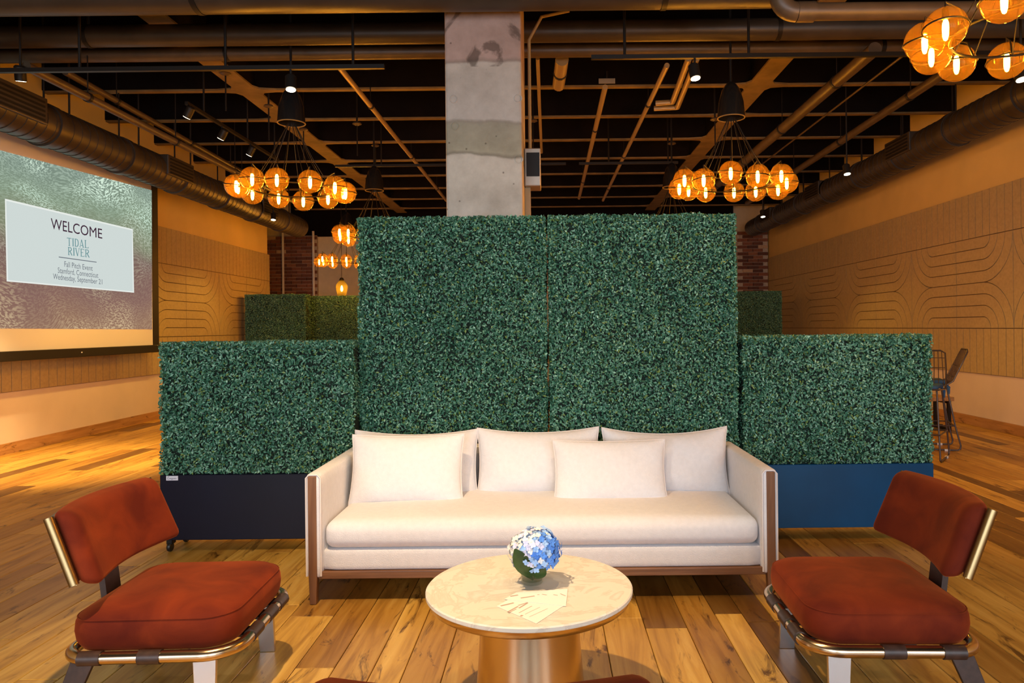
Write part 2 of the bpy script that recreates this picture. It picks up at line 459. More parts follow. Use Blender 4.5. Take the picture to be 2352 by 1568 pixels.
def tube(bm, pts, r, seg=10, closed=False, cap=True):
    pts = [Vector(p) for p in pts]; n = len(pts); rings = []
    rad = r if hasattr(r, '__len__') else [r] * n
    prev = None
    for i, p in enumerate(pts):
        if closed: d = pts[(i + 1) % n] - pts[i - 1]
        else: d = pts[min(i + 1, n - 1)] - pts[max(i - 1, 0)]
        d.normalize()
        if prev is None: a, b = frame_of(d)
        else:
            a = prev - d * prev.dot(d)
            a = a.normalized() if a.length > 1e-6 else frame_of(d)[0]
            b = d.cross(a)
        prev = a
        b = d.cross(a)
        rings.append([bm.verts.new(p + (a * math.cos(2 * PI * k / seg) + b * math.sin(2 * PI * k / seg)) * rad[i]) for k in range(seg)])
    m = n if closed else n - 1
    for i in range(m):
        A, B = rings[i], rings[(i + 1) % n]
        for k in range(seg):
            bm.faces.new((A[k], A[(k + 1) % seg], B[(k + 1) % seg], B[k]))
    if cap and not closed:
        bm.faces.new(rings[0][::-1]); bm.faces.new(rings[-1])
    return bm
def TB(pts, r, seg=10, closed=False, cap=True): return tube(bmesh.new(), pts, r, seg, closed, cap)
def lathe(bm, prof, seg=32, c=(0, 0, 0)):
    rings = []
    for r, z in prof:
        if r < 1e-5: rings.append([bm.verts.new((c[0], c[1], c[2] + z))])
        else: rings.append([bm.verts.new((c[0] + r * math.cos(2 * PI * k / seg), c[1] + r * math.sin(2 * PI * k / seg), c[2] + z)) for k in range(seg)])
    for A, B in zip(rings, rings[1:]):
        for k in range(seg):
            k2 = (k + 1) % seg
            if len(A) == 1 and len(B) == 1: continue
            if len(A) == 1: bm.faces.new((A[0], B[k], B[k2]))
            elif len(B) == 1: bm.faces.new((A[k], A[k2], B[0]))
            else: bm.faces.new((A[k], A[k2], B[k2], B[k]))
    return bm
def LT(prof, seg=32, c=(0, 0, 0)): return lathe(bmesh.new(), prof, seg, c)
def prism(bm, poly, d0, d1, fn):
    """extrude polygon (u,v) between depths d0,d1; fn(u,v,d)->xyz"""
    A = [bm.verts.new(fn(u, v, d0)) for u, v in poly]; B = [bm.verts.new(fn(u, v, d1)) for u, v in poly]
    n = len(poly)
    bm.faces.new(A[::-1]); bm.faces.new(B)
    for i in range(n): bm.faces.new((A[i], A[(i + 1) % n], B[(i + 1) % n], B[i]))
    return bm
def grid_box(hx, hy, hz, r, n=12, deform=None):
    """rounded box of half sizes with edge radius r, dense grid, optional deform(Vector)->Vector"""
    bm = bmesh.new()
    bmesh.ops.create_cube(bm, size=2.0)
    bmesh.ops.subdivide_edges(bm, edges=bm.edges[:], cuts=n, use_grid_fill=True)
    h = Vector((hx, hy, hz))
    for v in bm.verts:
        q = Vector((0, 0, 0))
        for i in range(3):
            t = v.co[i]
            # denser towards the edges
            t = math.copysign(abs(math.sin(t * PI / 2)) if abs(t) < 1 else 1.0, t)
            q[i] = t * h[i]
        inner = Vector([max(-(h[i] - r), min(h[i] - r, q[i])) for i in range(3)])
        d = q - inner
        if d.length > 1e-9: q = inner + d.normalized() * r
        v.co = deform(q) if deform else q
    return bm
def pillow(hw, hh, T, n=22, ear=0.05, seed=0, sag=0.0):
    """knife-edge cushion: u along x, v along z, thickness along y"""
    rnd = random.Random(seed)
    ph = [rnd.uniform(0, 6.28) for _ in range(8)]
    bm = bmesh.new(); sides = []
    def P(u, v, s):
        x = hw * u * (1 - ear * (1 - v * v)); z = hh * v * (1 - ear * 1.1 * (1 - u * u))
        t = ((1 - abs(u) ** 3.2) * (1 - abs(v) ** 3.2)) ** 0.55
        t *= 1 + 0.05 * math.sin(3 * u + ph[0]) * math.sin(2.5 * v + ph[1])
        low = 1.0 - 0.16 * v
        w = 0.006 * math.sin(7 * u + 5 * v + ph[2]) * (abs(u) + abs(v)) * t
        z -= sag * (1 - u * u) * (v > 0) * v
        return (x, s * (T * t * low + w * 0.7), z)
    G = {}
    for s in (-1, 1):
        for i in range(n + 1):
            for j in range(n + 1):
                u = math.sin((2 * i / n - 1) * PI / 2); v = math.sin((2 * j / n - 1) * PI / 2)
                edge = i in (0, n) or j in (0, n)
                key = (i, j, 0 if edge else s)
                if key not in G: G[key] = bm.verts.new(P(u, v, s if not edge else 0))
        for i in range(n):
            for j in range(n):
                def g(a, b): return G[(a, b, 0 if (a in (0, n) or b in (0, n)) else s)]
                q = [g(i, j), g(i + 1, j), g(i + 1, j + 1), g(i, j + 1)]
                bm.faces.new(q if s < 0 else q[::-1])
    return bm
def pillow_edge(hw, hh, n=40, ear=0.05, sag=0.0):
    pts = []
    for k in range(4 * n):
        q, t = divmod(k, n); t = -1 + 2 * t / n
        u, v = [(t, -1), (1, t), (-t, 1), (-1, -t)][q]
        x = hw * u * (1 - ear * (1 - v * v)); z = hh * v * (1 - ear * 1.1 * (1 - u * u))
        z -= sag * (1 - u * u) * (v > 0) * v
        pts.append((x, 0, z))
    return pts
def text_polys(txt, size=1.0):
    cu = bpy.data.curves.new('t', 'FONT'); cu.body = txt; cu.size = size; cu.align_x = 'CENTER'; cu.align_y = 'CENTER'
    cu.resolution_u = 3
    o = bpy.data.objects.new('t', cu); COL.objects.link(o)
    dg = bpy.context.evaluated_depsgraph_get()
    me = bpy.data.meshes.new_from_object(o.evaluated_get(dg))
    V = np.array([v.co[:] for v in me.vertices]); F = [list(p.vertices) for p in me.polygons]
    bpy.data.objects.remove(o); bpy.data.curves.remove(cu); bpy.data.meshes.remove(me)
    return V, F

# ------------------------------------------------------------------ room shell
XL, XR = -6.15, 5.72
Y_BACK = 18.6
ZC = 4.80
LEFT_END = 15.8
# floor with planks
floor = struct(obj('floor', BX(-9.0, XR + 0.2, WALL_FRONT - 0.2, Y_BACK + 0.2, -0.10, -0.022), 'black_metal'), 'reclaimed wide oak plank floor')
planks = []
x = -8.95
prnd = random.Random(3)
while x < XR:
    w = prnd.choice([0.13, 0.16, 0.16, 0.19, 0.21])
    y = WALL_FRONT - prnd.uniform(0, 1.5)
    while y < Y_BACK:
        l = prnd.choice([0.7, 1.0, 1.3, 1.6, 2.0, 2.4])
        tone = prnd.choice([0.12, 0.40, 0.55, 0.6, 0.7, 0.75, 0.8, 0.85, 0.9, 0.95, 1.0]) if prnd.random() < 0.93 else 0.02
        planks.append((x, min(x + w, XR + 0.02), max(y, WALL_FRONT), min(y + l, Y_BACK), tone, prnd.random()))
        y += l
    x += w
def plank_geo(p):
    x0, x1, y0, y1 = p[0] + 0.0015, p[1] - 0.0015, p[2] + 0.001, p[3] - 0.001
    c = 0.0025
    top = [(x0 + c, y0 + c, 0), (x1 - c, y0 + c, 0), (x1 - c, y1 - c, 0), (x0 + c, y1 - c, 0)]
    mid = [(x0, y0, -c), (x1, y0, -c), (x1, y1, -c), (x0, y1, -c)]
    bot = [(x0, y0, -0.02), (x1, y0, -0.02), (x1, y1, -0.02), (x0, y1, -0.02)]
    V = top + mid + bot
    F = [(0, 1, 2, 3)]
    for a in (0, 4):
        for i in range(4):
            j = (i + 1) % 4
            F.append((a + j, a + i, a + 4 + i, a + 4 + j))
    return V, F
def tint_attr(me, name, cols):
    at = me.color_attributes.new(name, 'FLOAT_COLOR', 'POINT')
    at.data.foreach_set('color', np.asarray(cols, dtype=np.float32).ravel())
def plank_score(p):
    if p[3] < 1.6: return 0.0
    y0 = max(p[2], 1.7)
    c = [project((xx, yy, 0)) for xx, yy in ((p[0], y0), (p[1], y0), (p[1], p[3]), (p[0], p[3]))]
    cx, cy = sum(q[0] for q in c) / 4, sum(q[1] for q in c) / 4
    if max(q[0] for q in c) < 0 or min(q[0] for q in c) > 2352 or min(q[1] for q in c) > 1568: return 0.0
    c = [(min(max(q[0], 0), 2352), min(max(q[1], 0), 1568)) for q in c]
    A = 0.5 * abs(sum(c[i][0] * c[(i + 1) % 4][1] - c[(i + 1) % 4][0] * c[i][1] for i in range(4)))
    if 4.6 < p[2] and -1.3 < (p[0] / max(p[2], 1)) * 4.5 < 2.5 : A *= 0.05      # hidden behind the hedges
    return A
planks.sort(key=plank_score, reverse=True)
for p in planks[:300]:
    V, F = plank_geo(p)
    me = bpy.data.meshes.new('plank'); me.from_pydata(V, [], F)
    tint_attr(me, 'tone', [(p[4], p[5], 0, 1)] * len(V))
    objm('plank', me, 'oak_floor', floor)
VV, FF, CC = [], [], []
for p in planks[300:]:
    V, F = plank_geo(p); o = len(VV)
    VV += V; FF += [tuple(i + o for i in f) for f in F]; CC += [(p[4], p[5], 0, 1)] * len(V)
me = bpy.data.meshes.new('planks'); me.from_pydata(VV, [], FF); tint_attr(me, 'tone', CC)
rest = objm('plank_field', me, 'oak_floor', floor); rest['kind'] = 'stuff'

wall_left = struct(obj('wall_left', BX(XL - 0.25, XL, WALL_FRONT, LEFT_END, -0.02, ZC), 'plaster'), 'lamplight-tinted plaster wall behind the projection screen')
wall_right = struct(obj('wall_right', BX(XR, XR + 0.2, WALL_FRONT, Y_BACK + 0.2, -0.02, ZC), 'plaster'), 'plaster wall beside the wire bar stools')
wall_back = struct(obj('wall_back', BX(-9.0, XR, Y_BACK, Y_BACK + 0.2, -0.02, ZC), 'cream_wall'))
struct(obj('wall_alcove', BX(-9.0, -8.8, LEFT_END - 0.2, Y_BACK, -0.02, ZC), 'cream_wall'))
struct(obj('wall_alcove_return', BX(-9.0, XL - 0.25, LEFT_END - 0.2, LEFT_END, -0.02, ZC), 'cream_wall'))
# front wall (behind the camera) with four window openings
bm = bmesh.new()
xs = [XL] + [v for w in WIN for v in w] + [XR]
for i in range(0, len(xs), 2): box(bm, xs[i], xs[i + 1], WALL_FRONT - 0.25, WALL_FRONT, -0.02, ZC)
for a, b in WIN:
    box(bm, a, b, WALL_FRONT - 0.25, WALL_FRONT, -0.02, WIN_Z0); box(bm, a, b, WALL_FRONT - 0.25, WALL_FRONT, WIN_Z1, ZC)
struct(obj('wall_front', bm, 'plaster'))
for i, (a, b) in enumerate(WIN):
    bm = bmesh.new(); f = 0.06
    for q in ((a, a + f, WIN_Z0, WIN_Z1), (b - f, b, WIN_Z0, WIN_Z1), (a, b, WIN_Z0, WIN_Z0 + f), (a, b, WIN_Z1 - f, WIN_Z1), ((a + b) / 2 - 0.03, (a + b) / 2 + 0.03, WIN_Z0, WIN_Z1)):
        box(bm, q[0], q[1], WALL_FRONT - 0.16, WALL_FRONT - 0.08, q[2], q[3])
    w = struct(obj('window_%d' % (i + 1), bm, 'black_metal'))
    objm('pane', (lambda m: m)(bpy.data.meshes.new('pane')), None, w) if False else obj('pane', BX(a + f, b - f, WALL_FRONT - 0.13, WALL_FRONT - 0.122, WIN_Z0 + f, WIN_Z1 - f), 'clear_glass', w)
struct(obj('ceiling', BX(-9.0, XR + 0.2, WALL_FRONT - 0.2, Y_BACK + 0.2, ZC, ZC + 0.15), 'black_ceiling'))
# baseboards, and the lower wall kept free of the lamplight tint
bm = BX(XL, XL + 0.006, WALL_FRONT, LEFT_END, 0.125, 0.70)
struct(obj('trim_2', bm, 'lower_plaster'), 'lower wall without lamplight tint below the carved panels, screen side')
struct(obj('trim_3', BX(XR - 0.006, XR, WALL_FRONT, Y_BACK - 0.1, 0.125, 0.70), 'lower_plaster'), 'lower wall without lamplight tint below the carved panels, bar stool side')
struct(obj('baseboard_left', BX(XL, XL + 0.03, WALL_FRONT, LEFT_END, 0, 0.125), 'oak_board'), 'oak baseboard below the screen')
struct(obj('baseboard_right', BX(XR - 0.03, XR, WALL_FRONT, Y_BACK, 0, 0.125), 'oak_board'), 'oak baseboard behind the bar stools')

# ---- acoustic wall panels with carved strips and curves
PW = 1.225
G = 0.0055
def panel_pieces(mirror):
    H1, H2 = 0.61, 1.83
    pcs = []
    def rect(u0, u1, v0, v1): return [(u0, v0), (u1, v0), (u1, v1), (u0, v1)]
    n = 8; sw = PW / n
    for v0, v1 in ((0, H1), (H2, 2.44)):
        for k in range(n): pcs.append(('felt_strip', 'poly', rect(k * sw + G, (k + 1) * sw - G, v0 + G, v1 - G)))
    R = 0.61; st = R / 4; vm = (H1 + H2) / 2
    S = 10
    for vb, sg in ((H2, -1), (H1, 1)):
        for k in range(4):
            ro = R - st * k - G; ri = R - st * (k + 1) + G
            outer = [(R - ro * math.cos(a * PI / 2 / S), vb + sg * max(ro * math.sin(a * PI / 2 / S), G)) for a in range(S + 1)] + [(PW - G, vb + sg * ro)]
            if k < 3:
                inner = [(R - ri * math.cos(a * PI / 2 / S), vb + sg * max(ri * math.sin(a * PI / 2 / S), G)) for a in range(S + 1)] + [(PW - G, vb + sg * ri)]
                pcs.append(('felt_curve', 'strip', (outer, inner)))
            else:
                pcs.append(('felt_curve', 'poly', outer + [(PW - G, vb + sg * G)]))
    up = [(max(R - (R + G) * math.cos(a * PI / 2 / S), G), H2 - (R + G) * math.sin(a * PI / 2 / S)) for a in range(S + 1)]
    lo = [(q[0], 2 * vm - q[1]) for q in up]
    up[0] = (G, H2 - 0.02); lo[0] = (G, H1 + 0.02)
    pcs.append(('felt_diamond', 'strip', (up[:-1], lo[:-1])))
    out = []
    for nm, kind, d in pcs:
        bm = bmesh.new()
        f = lambda u, v, t: ((PW - u) if mirror else u, t, v)
        if kind == 'poly': prism(bm, d, 0.0, 0.016, f)
        else:
            A, B = d; m_ = len(A)
            va = [[bm.verts.new(f(u, v, t)) for u, v in L_] for L_ in (A, B) for t in (0.0, 0.016)]
            a0, a1, b0, b1 = va
            for i in range(m_ - 1):
                bm.faces.new((a1[i], a1[i + 1], b1[i + 1], b1[i]))
                bm.faces.new((a0[i], a0[i + 1], a1[i + 1], a1[i])); bm.faces.new((b0[i], b0[i + 1], b1[i + 1], b1[i]))
            bm.faces.new((a0[0], a1[0], b1[0], b0[0])); bm.faces.new((a0[-1], a1[-1], b1[-1], b0[-1]))
        bmesh.ops.recalc_face_normals(bm, faces=bm.faces)
        me = bpy.data.meshes.new(nm); bm.to_mesh(me); bm.free(); me.materials.append(MATS['felt'])
        out.append((nm, me))
    return out
PIECES = {m: panel_pieces(m) for m in (False, True)}
back_me = bpy.data.meshes.new('acoustic_panel'); b_ = BX(0.002, PW - 0.002, -0.012, 0.0, 0, 2.44); b_.to_mesh(back_me); b_.free()
back_me.materials.append(MATS['felt_groove'])
def panels(wall, x, sgn, cusp, y0, y1, z0, zs):
    k = math.floor((y0 - cusp) / PW)
    while cusp + k * PW < y1 - 0.05:
        ya = cusp + k * PW
        mirror = (k % 2 != 0)
        o = bpy.data.objects.new('acoustic_panel', back_me); COL.objects.link(o); o.parent = wall
        # local x runs along the wall, local y out of the wall
        if sgn > 0:   # left wall, outward +X : local x -> +Y would flip, so rotate and mirror the choice
            o.matrix_world = Matrix.Translation((x, ya + PW, z0)) @ Matrix.Rotation(-PI / 2, 4, 'Z') @ Matrix.Diagonal((1, 1, zs, 1))
            mir = not mirror
        else:
            o.matrix_world = Matrix.Translation((x, ya, z0)) @ Matrix.Rotation(PI / 2, 4, 'Z') @ Matrix.Diagonal((1, 1, zs, 1))
            mir = mirror
        for nm, me in PIECES[mir]:
            c = bpy.data.objects.new(nm, me); COL.objects.link(c); c.parent = o
        k += 1
panels(wall_right, XR - 0.013, -1, 8.77, 6.2, Y_BACK - 0.3, 0.70, 0.985)
panels(wall_left, XL + 0.013, 1, 13.4, 5.9, LEFT_END - 0.1, 0.70, 0.96)

# ---- brick piers of the back wall
BR_H, BR_L = 0.088, 0.262
brick_me = []
for s in range(7):
    tnt = [(0.20, 0.075, 0.045), (0.26, 0.10, 0.055), (0.15, 0.055, 0.035), (0.30, 0.13, 0.07), (0.22, 0.09, 0.05), (0.12, 0.05, 0.035), (0.52, 0.36, 0.24)][s]
    b_ = BX(-BR_L / 2 + 0.006, BR_L / 2 - 0.006, -0.035, 0.02, 0.006, BR_H - 0.006)
    m_ = bpy.data.meshes.new('brick'); b_.to_mesh(m_); b_.free(); m_.materials.append(MATS['brick'])
    tint_attr(m_, 'tint', [rgba(tnt)] * len(m_.vertices)); brick_me.append(m_)
def brick_pier(x0, x1, z1, label):
    pier = struct(obj('wall_brick_pier', BX(x0, x1, Y_BACK - 0.10, Y_BACK, 0, z1), 'mortar'), label)
    r_ = random.Random(int(x0 * 10)); k = 0; low = bmesh.new()
    VVb, FFb, CCb = [], [], []
    while (k + 1) * BR_H <= z1:
        off = (k % 2) * BR_L / 2
        n = int((x1 - x0) / BR_L) + 2
        for i in range(-1, n):
            cx = x0 + off + (i + 0.5) * BR_L
            if cx - BR_L / 2 < x0 - 0.01 or cx + BR_L / 2 > x1 + 0.01: continue
            s = r_.choices(range(7), [5, 5, 5, 3, 5, 4, 1])[0]
            if k * BR_H > 1.85:
                o = bpy.data.objects.new('brick', brick_me[s]); COL.objects.link(o); o.parent = pier
                o.location = (cx, Y_BACK - 0.10 - r_.uniform(0, 0.012), k * BR_H)
            else:
                me = brick_me[s]; b0 = len(VVb)
                VVb += [(v.co.x + cx, v.co.y + Y_BACK - 0.10, v.co.z + k * BR_H) for v in me.vertices]
                FFb += [tuple(j + b0 for j in p.vertices) for p in me.polygons]
                c = me.color_attributes['tint'].data[0].color[:]; CCb += [c] * len(me.vertices)
        k += 1
    me = bpy.data.meshes.new('lower_bricks'); me.from_pydata(VVb, [], FFb); tint_attr(me, 'tint', CCb)
    o = objm('lower_bricks', me, 'brick', pier); o['kind'] = 'stuff'
    return pier
brick_pier(-7.75, -5.92, 3.8, 'dark brick pier at the end of the room beyond the screen wall')
brick_pier(4.90, 5.68, 3.8, 'dark brick pier in the far corner beside the carved wall')
for px_ in (650, 720):
    p = at_y(px_, 600, Y_BACK - 0.19)
    tag(obj('conduit_pipe', TB([(p.x, p.y, 1.0), (p.x, p.y, 3.9)], 0.03, 8), 'white_paint', smooth=True),
        'pale vertical conduit on the dark brick pier ' + ('next to the screen wall corner' if px_ == 650 else 'next to the glowing smoky pendant'), 'pipe', 'conduits on the brick pier')
struct(obj('trim_1', BX(-6.6, XR - 0.9, Y_BACK - 0.06, Y_BACK, 3.78, ZC), 'black_ceiling'))

# ------------------------------------------------------------------ column
c0 = at_y(1025, 495, 5.63); c1 = at_y(1201, 495, 5.63)
CX0, CX1 = c0.x, c1.x
struct(obj('column', BX(CX0, CX1, 5.63, 6.48, 0, ZC), 'concrete', bevel=0.02), 'bare concrete column behind the tall hedges')
col_o = bpy.data.objects['column']
for q in ((1042, 228), (1190, 226), (1192, 366), (1046, 290)):
    p = at_y(q[0], q[1], 5.63)
    bm = TB([(p.x + 0.028 * math.cos(2 * PI * k / 20), 5.629, p.z + 0.028 * math.sin(2 * PI * k / 20)) for k in range(20)], 0.005, 6, closed=True)
    obj('form_tie_ring', bm, 'concrete', col_o)
# electrical box fixed on the column's side
eb = thing('junction_box', 'grey electrical box with conduit fixed to the concrete column', 'junction box', (CX1, 6.2, 2.55))
obj('box_body', BX(0.003, 0.14, -0.12, 0.12, 0.02, 0.34), 'galvanized', eb, bevel=0.008)
obj('box_lid', BX(0.02, 0.13, -0.13, -0.12, 0.10, 0.30), 'black_metal', eb)
obj('riser', TB([(0.05, 0, 0.34), (0.05, 0, 1.3), (0.16, 0, 1.5), (0.4, 0, 1.55)], 0.014, 8), 'conduit', eb, smooth=True)
obj('bracket', BX(0.002, 0.05, -0.05, 0.05, -0.55, 0.02), 'conduit', eb)

# ------------------------------------------------------------------ ceiling structure
ZJ = 4.32
D0 = 8.83; SP = 1.25
joist_y = [D0 + SP * k for k in range(-5, 8)]
GL, GR = -1.24 * (ZJ - EYE), 0.888 * (ZJ - EYE)
GW = 0.125
for k, y in enumerate(joist_y):
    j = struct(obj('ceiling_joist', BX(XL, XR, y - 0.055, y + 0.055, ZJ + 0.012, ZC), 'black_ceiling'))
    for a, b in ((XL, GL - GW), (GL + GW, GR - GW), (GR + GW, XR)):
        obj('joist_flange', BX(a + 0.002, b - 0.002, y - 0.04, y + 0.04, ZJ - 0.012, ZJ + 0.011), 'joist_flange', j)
for nm, gx in (('left', GL), ('right', GR)):
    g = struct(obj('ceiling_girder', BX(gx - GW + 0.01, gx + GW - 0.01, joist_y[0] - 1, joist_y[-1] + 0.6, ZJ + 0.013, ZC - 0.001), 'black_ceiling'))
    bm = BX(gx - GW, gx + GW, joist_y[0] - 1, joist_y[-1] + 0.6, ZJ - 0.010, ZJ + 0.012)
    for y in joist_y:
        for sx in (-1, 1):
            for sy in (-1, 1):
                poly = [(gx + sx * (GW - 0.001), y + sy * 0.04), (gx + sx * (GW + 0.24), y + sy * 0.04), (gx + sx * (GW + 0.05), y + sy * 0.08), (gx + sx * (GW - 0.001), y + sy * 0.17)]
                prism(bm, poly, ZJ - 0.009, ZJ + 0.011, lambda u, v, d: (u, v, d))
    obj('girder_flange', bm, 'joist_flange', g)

def cross_duct(name, y, zb, r, x0, x1, mat, label, cat='duct', bands=()):
    t = thing(name, label, cat, (0, y, zb + r))
    obj('barrel', TB([(x0, 0, 0), (x1, 0, 0)], r, 28), mat, t, smooth=True)
    for b in bands:
        obj('hanger_strap', TB([(b - 0.02, 0, 0), (b + 0.02, 0, 0)], r + 0.006, 28), 'black_metal', t, smooth=True)
        obj('hanger_rod', TB([(b, 0, r), (b, 0, ZC - zb - r)], 0.008, 6), 'black_metal', t)
    return t
cross_duct('air_duct', 5.40, 1.37 + 731 * 5.40 / FPX, 0.17, XL, 1.72, 'dark_duct', 'thick dark round duct crossing in front of the concrete column', bands=(-4.8, -2.6, 0.9))
cross_duct('air_duct', 6.78, 1.37 + 655 * 6.78 / FPX, 0.10, XL, XR, 'dark_duct', 'dark round duct crossing just behind the concrete column', bands=(-4.3, 2.2))
cross_duct('sprinkler_main', 7.25, 1.37 + 620 * 7.25 / FPX, 0.07, XL, XR, 'dark_pipe', 'slim dark pipe crossing behind the thicker duct behind the column', 'pipe', bands=(-3.2, 3.4))
# pipe with an elbow next to the near chandelier
pe = thing('elbow_pipe', 'dark pipe with an elbow leading toward the chandelier hung above the right armchair', 'pipe', (0, 5.0, 0))
p0 = at_y(1790, 28, 5.0); p1 = at_y(2352, 24, 5.0)
obj('pipe_run', TB([(p0.x + 0.10, 0, p0.z), (p1.x + 0.9, 0, p0.z)], 0.06, 18), 'dark_pipe', pe, smooth=True)
arc = [(p0.x + 0.12 - 0.12 * math.sin(a * PI / 16), 0, p0.z + 0.12 - 0.12 * math.cos(a * PI / 16)) for a in range(9)]
obj('elbow', TB(arc + [(p0.x, 0, ZC)], 0.068, 18), 'dark_pipe', pe, smooth=True)
obj('coupling', TB([(p0.x + 0.12, 0, p0.z), (p0.x + 0.24, 0, p0.z)], 0.07, 18), 'dark_pipe', pe, smooth=True)

def run(name, pa, pb, z, r, mat, label, cat='pipe', ext=0.0, hang=0):
    """straight pipe along the ceiling seen from pixel pa to pixel pb, lying at height z"""
    a, b = at_z(pa[0], pa[1], z), at_z(pb[0], pb[1], z)
    d = (b - a); b = b + d.normalized() * ext
    t = thing(name, label, cat, (0, 0, 0))
    obj('pipe_body', TB([a, b], r, 14), mat, t, smooth=True)
    for i in range(hang):
        q = a.lerp(b, (i + 0.5) / hang)
        obj('hanger_clip', TB([q - d.normalized() * 0.02, q + d.normalized() * 0.02], r + 0.008, 14), 'black_metal', t, smooth=True)
        obj('hanger_rod', TB([q + Vector((0, 0, r)), (q.x, q.y, ZC)], 0.006, 6), 'black_metal', t)
    return t
run('conduit_pipe', (780, 155), (1025, 460), 4.10, 0.030, 'conduit', 'thin tan conduit slanting to the column from the left chandelier', 'conduit', hang=3)
run('conduit_pipe', (1532, 150), (1385, 460), 4.12, 0.028, 'conduit', 'long tan conduit between the column and the right chandelier', 'conduit', hang=3)
run('conduit_pipe', (1390, 200), (1330, 455), 4.14, 0.032, 'conduit', 'tan conduit nearest the column running to the far wall', 'conduit', hang=2)
run('conduit_pipe', (1291, 136), (1283, 196), 4.16, 0.07, 'conduit', 'short wide tan duct strip beside the column', 'conduit', hang=1)
run('sprinkler_pipe', (2010, 112), (1722, 360), 3.98, 0.065, 'dark_pipe', 'stout brown pipe running away above the right chandelier', ext=3.0, hang=4)
run('sprinkler_pipe', (2206, 144), (1823, 396), 3.95, 0.05, 'dark_pipe', 'brown pipe along the right wall outside the stout pipe', ext=3.0, hang=4)
run('ceiling_cable', (2110, 100), (1767, 364), 4.0, 0.012, 'dark_pipe', 'thin cable between two brown pipes near the right wall', 'cable', ext=3.0)
run('sprinkler_pipe', (60, 152), (545, 397), 3.72, 0.042, 'dark_pipe', 'brown pipe along the left wall beside the big duct', ext=2.5, hang=4)
run('sprinkler_pipe', (150, 165), (460, 340), 4.02, 0.035, 'dark_pipe', 'slim brown pipe inside the other pipe near the left wall', ext=2.5, hang=3)
# bent conduits
for k, (q0, q1, q2) in enumerate((((1582, 134), (1545, 234), (1506, 237)), ((1600, 134), (1556, 246), (1502, 249)))):
    z = 4.14
    bc_ = obj('bent_conduit', TB([at_z(*q0, z), at_z(*q1, z), at_z(*q2, z)], 0.034, 12), 'conduit', smooth=True)
    hq = at_z(*q0, z).lerp(at_z(*q1, z), 0.4); obj('hanger_rod', TB([(hq.x, hq.y, z), (hq.x, hq.y, ZC)], 0.006, 6), 'black_metal', bc_)
    tag(bc_, ('inner' if k == 0 else 'outer') + ' of two bent tan conduits beside the right track spotlight', 'conduit', 'bent conduits')
# cable drop and loop by the column
z = 4.15
tag(obj('conduit_pipe', TB([at_z(1235, 134, z), at_z(1239, 240, z), at_z(1244, 350, z)], 0.02, 10), 'conduit', smooth=True),
    'thin straight conduit just beside the column top', 'conduit')
# small notice sign on a beam
sg = thing('beam_sign', 'small pale notice sign on a ceiling joist right of the column', 'sign', at_y(1394, 186, 8.75))
obj('sign_board', BX(-0.10, 0.10, -0.006, 0.006, -0.03, 0.03), 'galvanized', sg)
obj('sign_hook', BX(-0.01, 0.01, -0.004, 0.004, 0.03, 0.12), 'black_metal', sg)

# long ducts along the side walls
def side_duct(x, z, r, y0, y1, label, flip):
    t = thing('spiral_duct', label, 'duct', (x, 0, z))
    obj('barrel', TB([(0, y0, 0), (0, y1, 0)], r, 32), 'dark_duct', t, smooth=True)
    y = y0 + 0.5; k = 0
    while y < y1 - 0.2:
        if k % 4 == 0:
            obj('coupling', TB([(0, y - 0.05, 0), (0, y + 0.05, 0)], r + 0.02, 32), 'dark_duct', t, smooth=True)
            obj('hanger_rod', TB([(0, y, r), (0, y, ZC - z)], 0.010, 6), 'black_metal', t)
            obj('hanger_rod', TB([(0.1, y + 0.25, r * 0.8), (0.1, y + 0.25, ZC - z)], 0.010, 6), 'black_metal', t)
        y += 0.33; k += 1
    bm = bmesh.new(); y = y0 + 0.1
    while y < y1 - 0.1:      # spiral lock seams
        tube(bm, [(0, y - 0.006, 0), (0, y + 0.006, 0)], r + 0.006, 28); y += 0.135
    o = obj('spiral_seams', bm, 'dark_duct', t, smooth=True); o['kind'] = 'stuff'
    for yy in (y0 + 1.2, y0 + 4.2, y0 + 7.4, y0 + 10.2):
        if yy < y1:
            rg = obj('supply_register', BX(-r - 0.02, r + 0.02, yy - 0.35, yy + 0.35, -r * 0.35, r * 0.9), 'dark_duct', t, bevel=0.01)
            bm = bmesh.new()
            for q in range(5): box(bm, -flip * (r + 0.03), -flip * (r + 0.02), yy - 0.3, yy + 0.3, -r * 0.25 + q * 0.045, -r * 0.25 + q * 0.045 + 0.02)
            obj('register_slats', bm, 'black_metal', rg)
    return t
side_duct(-5.25, 1.37 + 5.25 / 2.42, 0.21, 5.7, 15.2, 'long dark spiral duct above the projection screen', -1)
side_duct(5.05, 1.37 + 5.05 / 2.12, 0.20, 5.7, 17.6, 'long dark spiral duct above the carved right wall', 1)

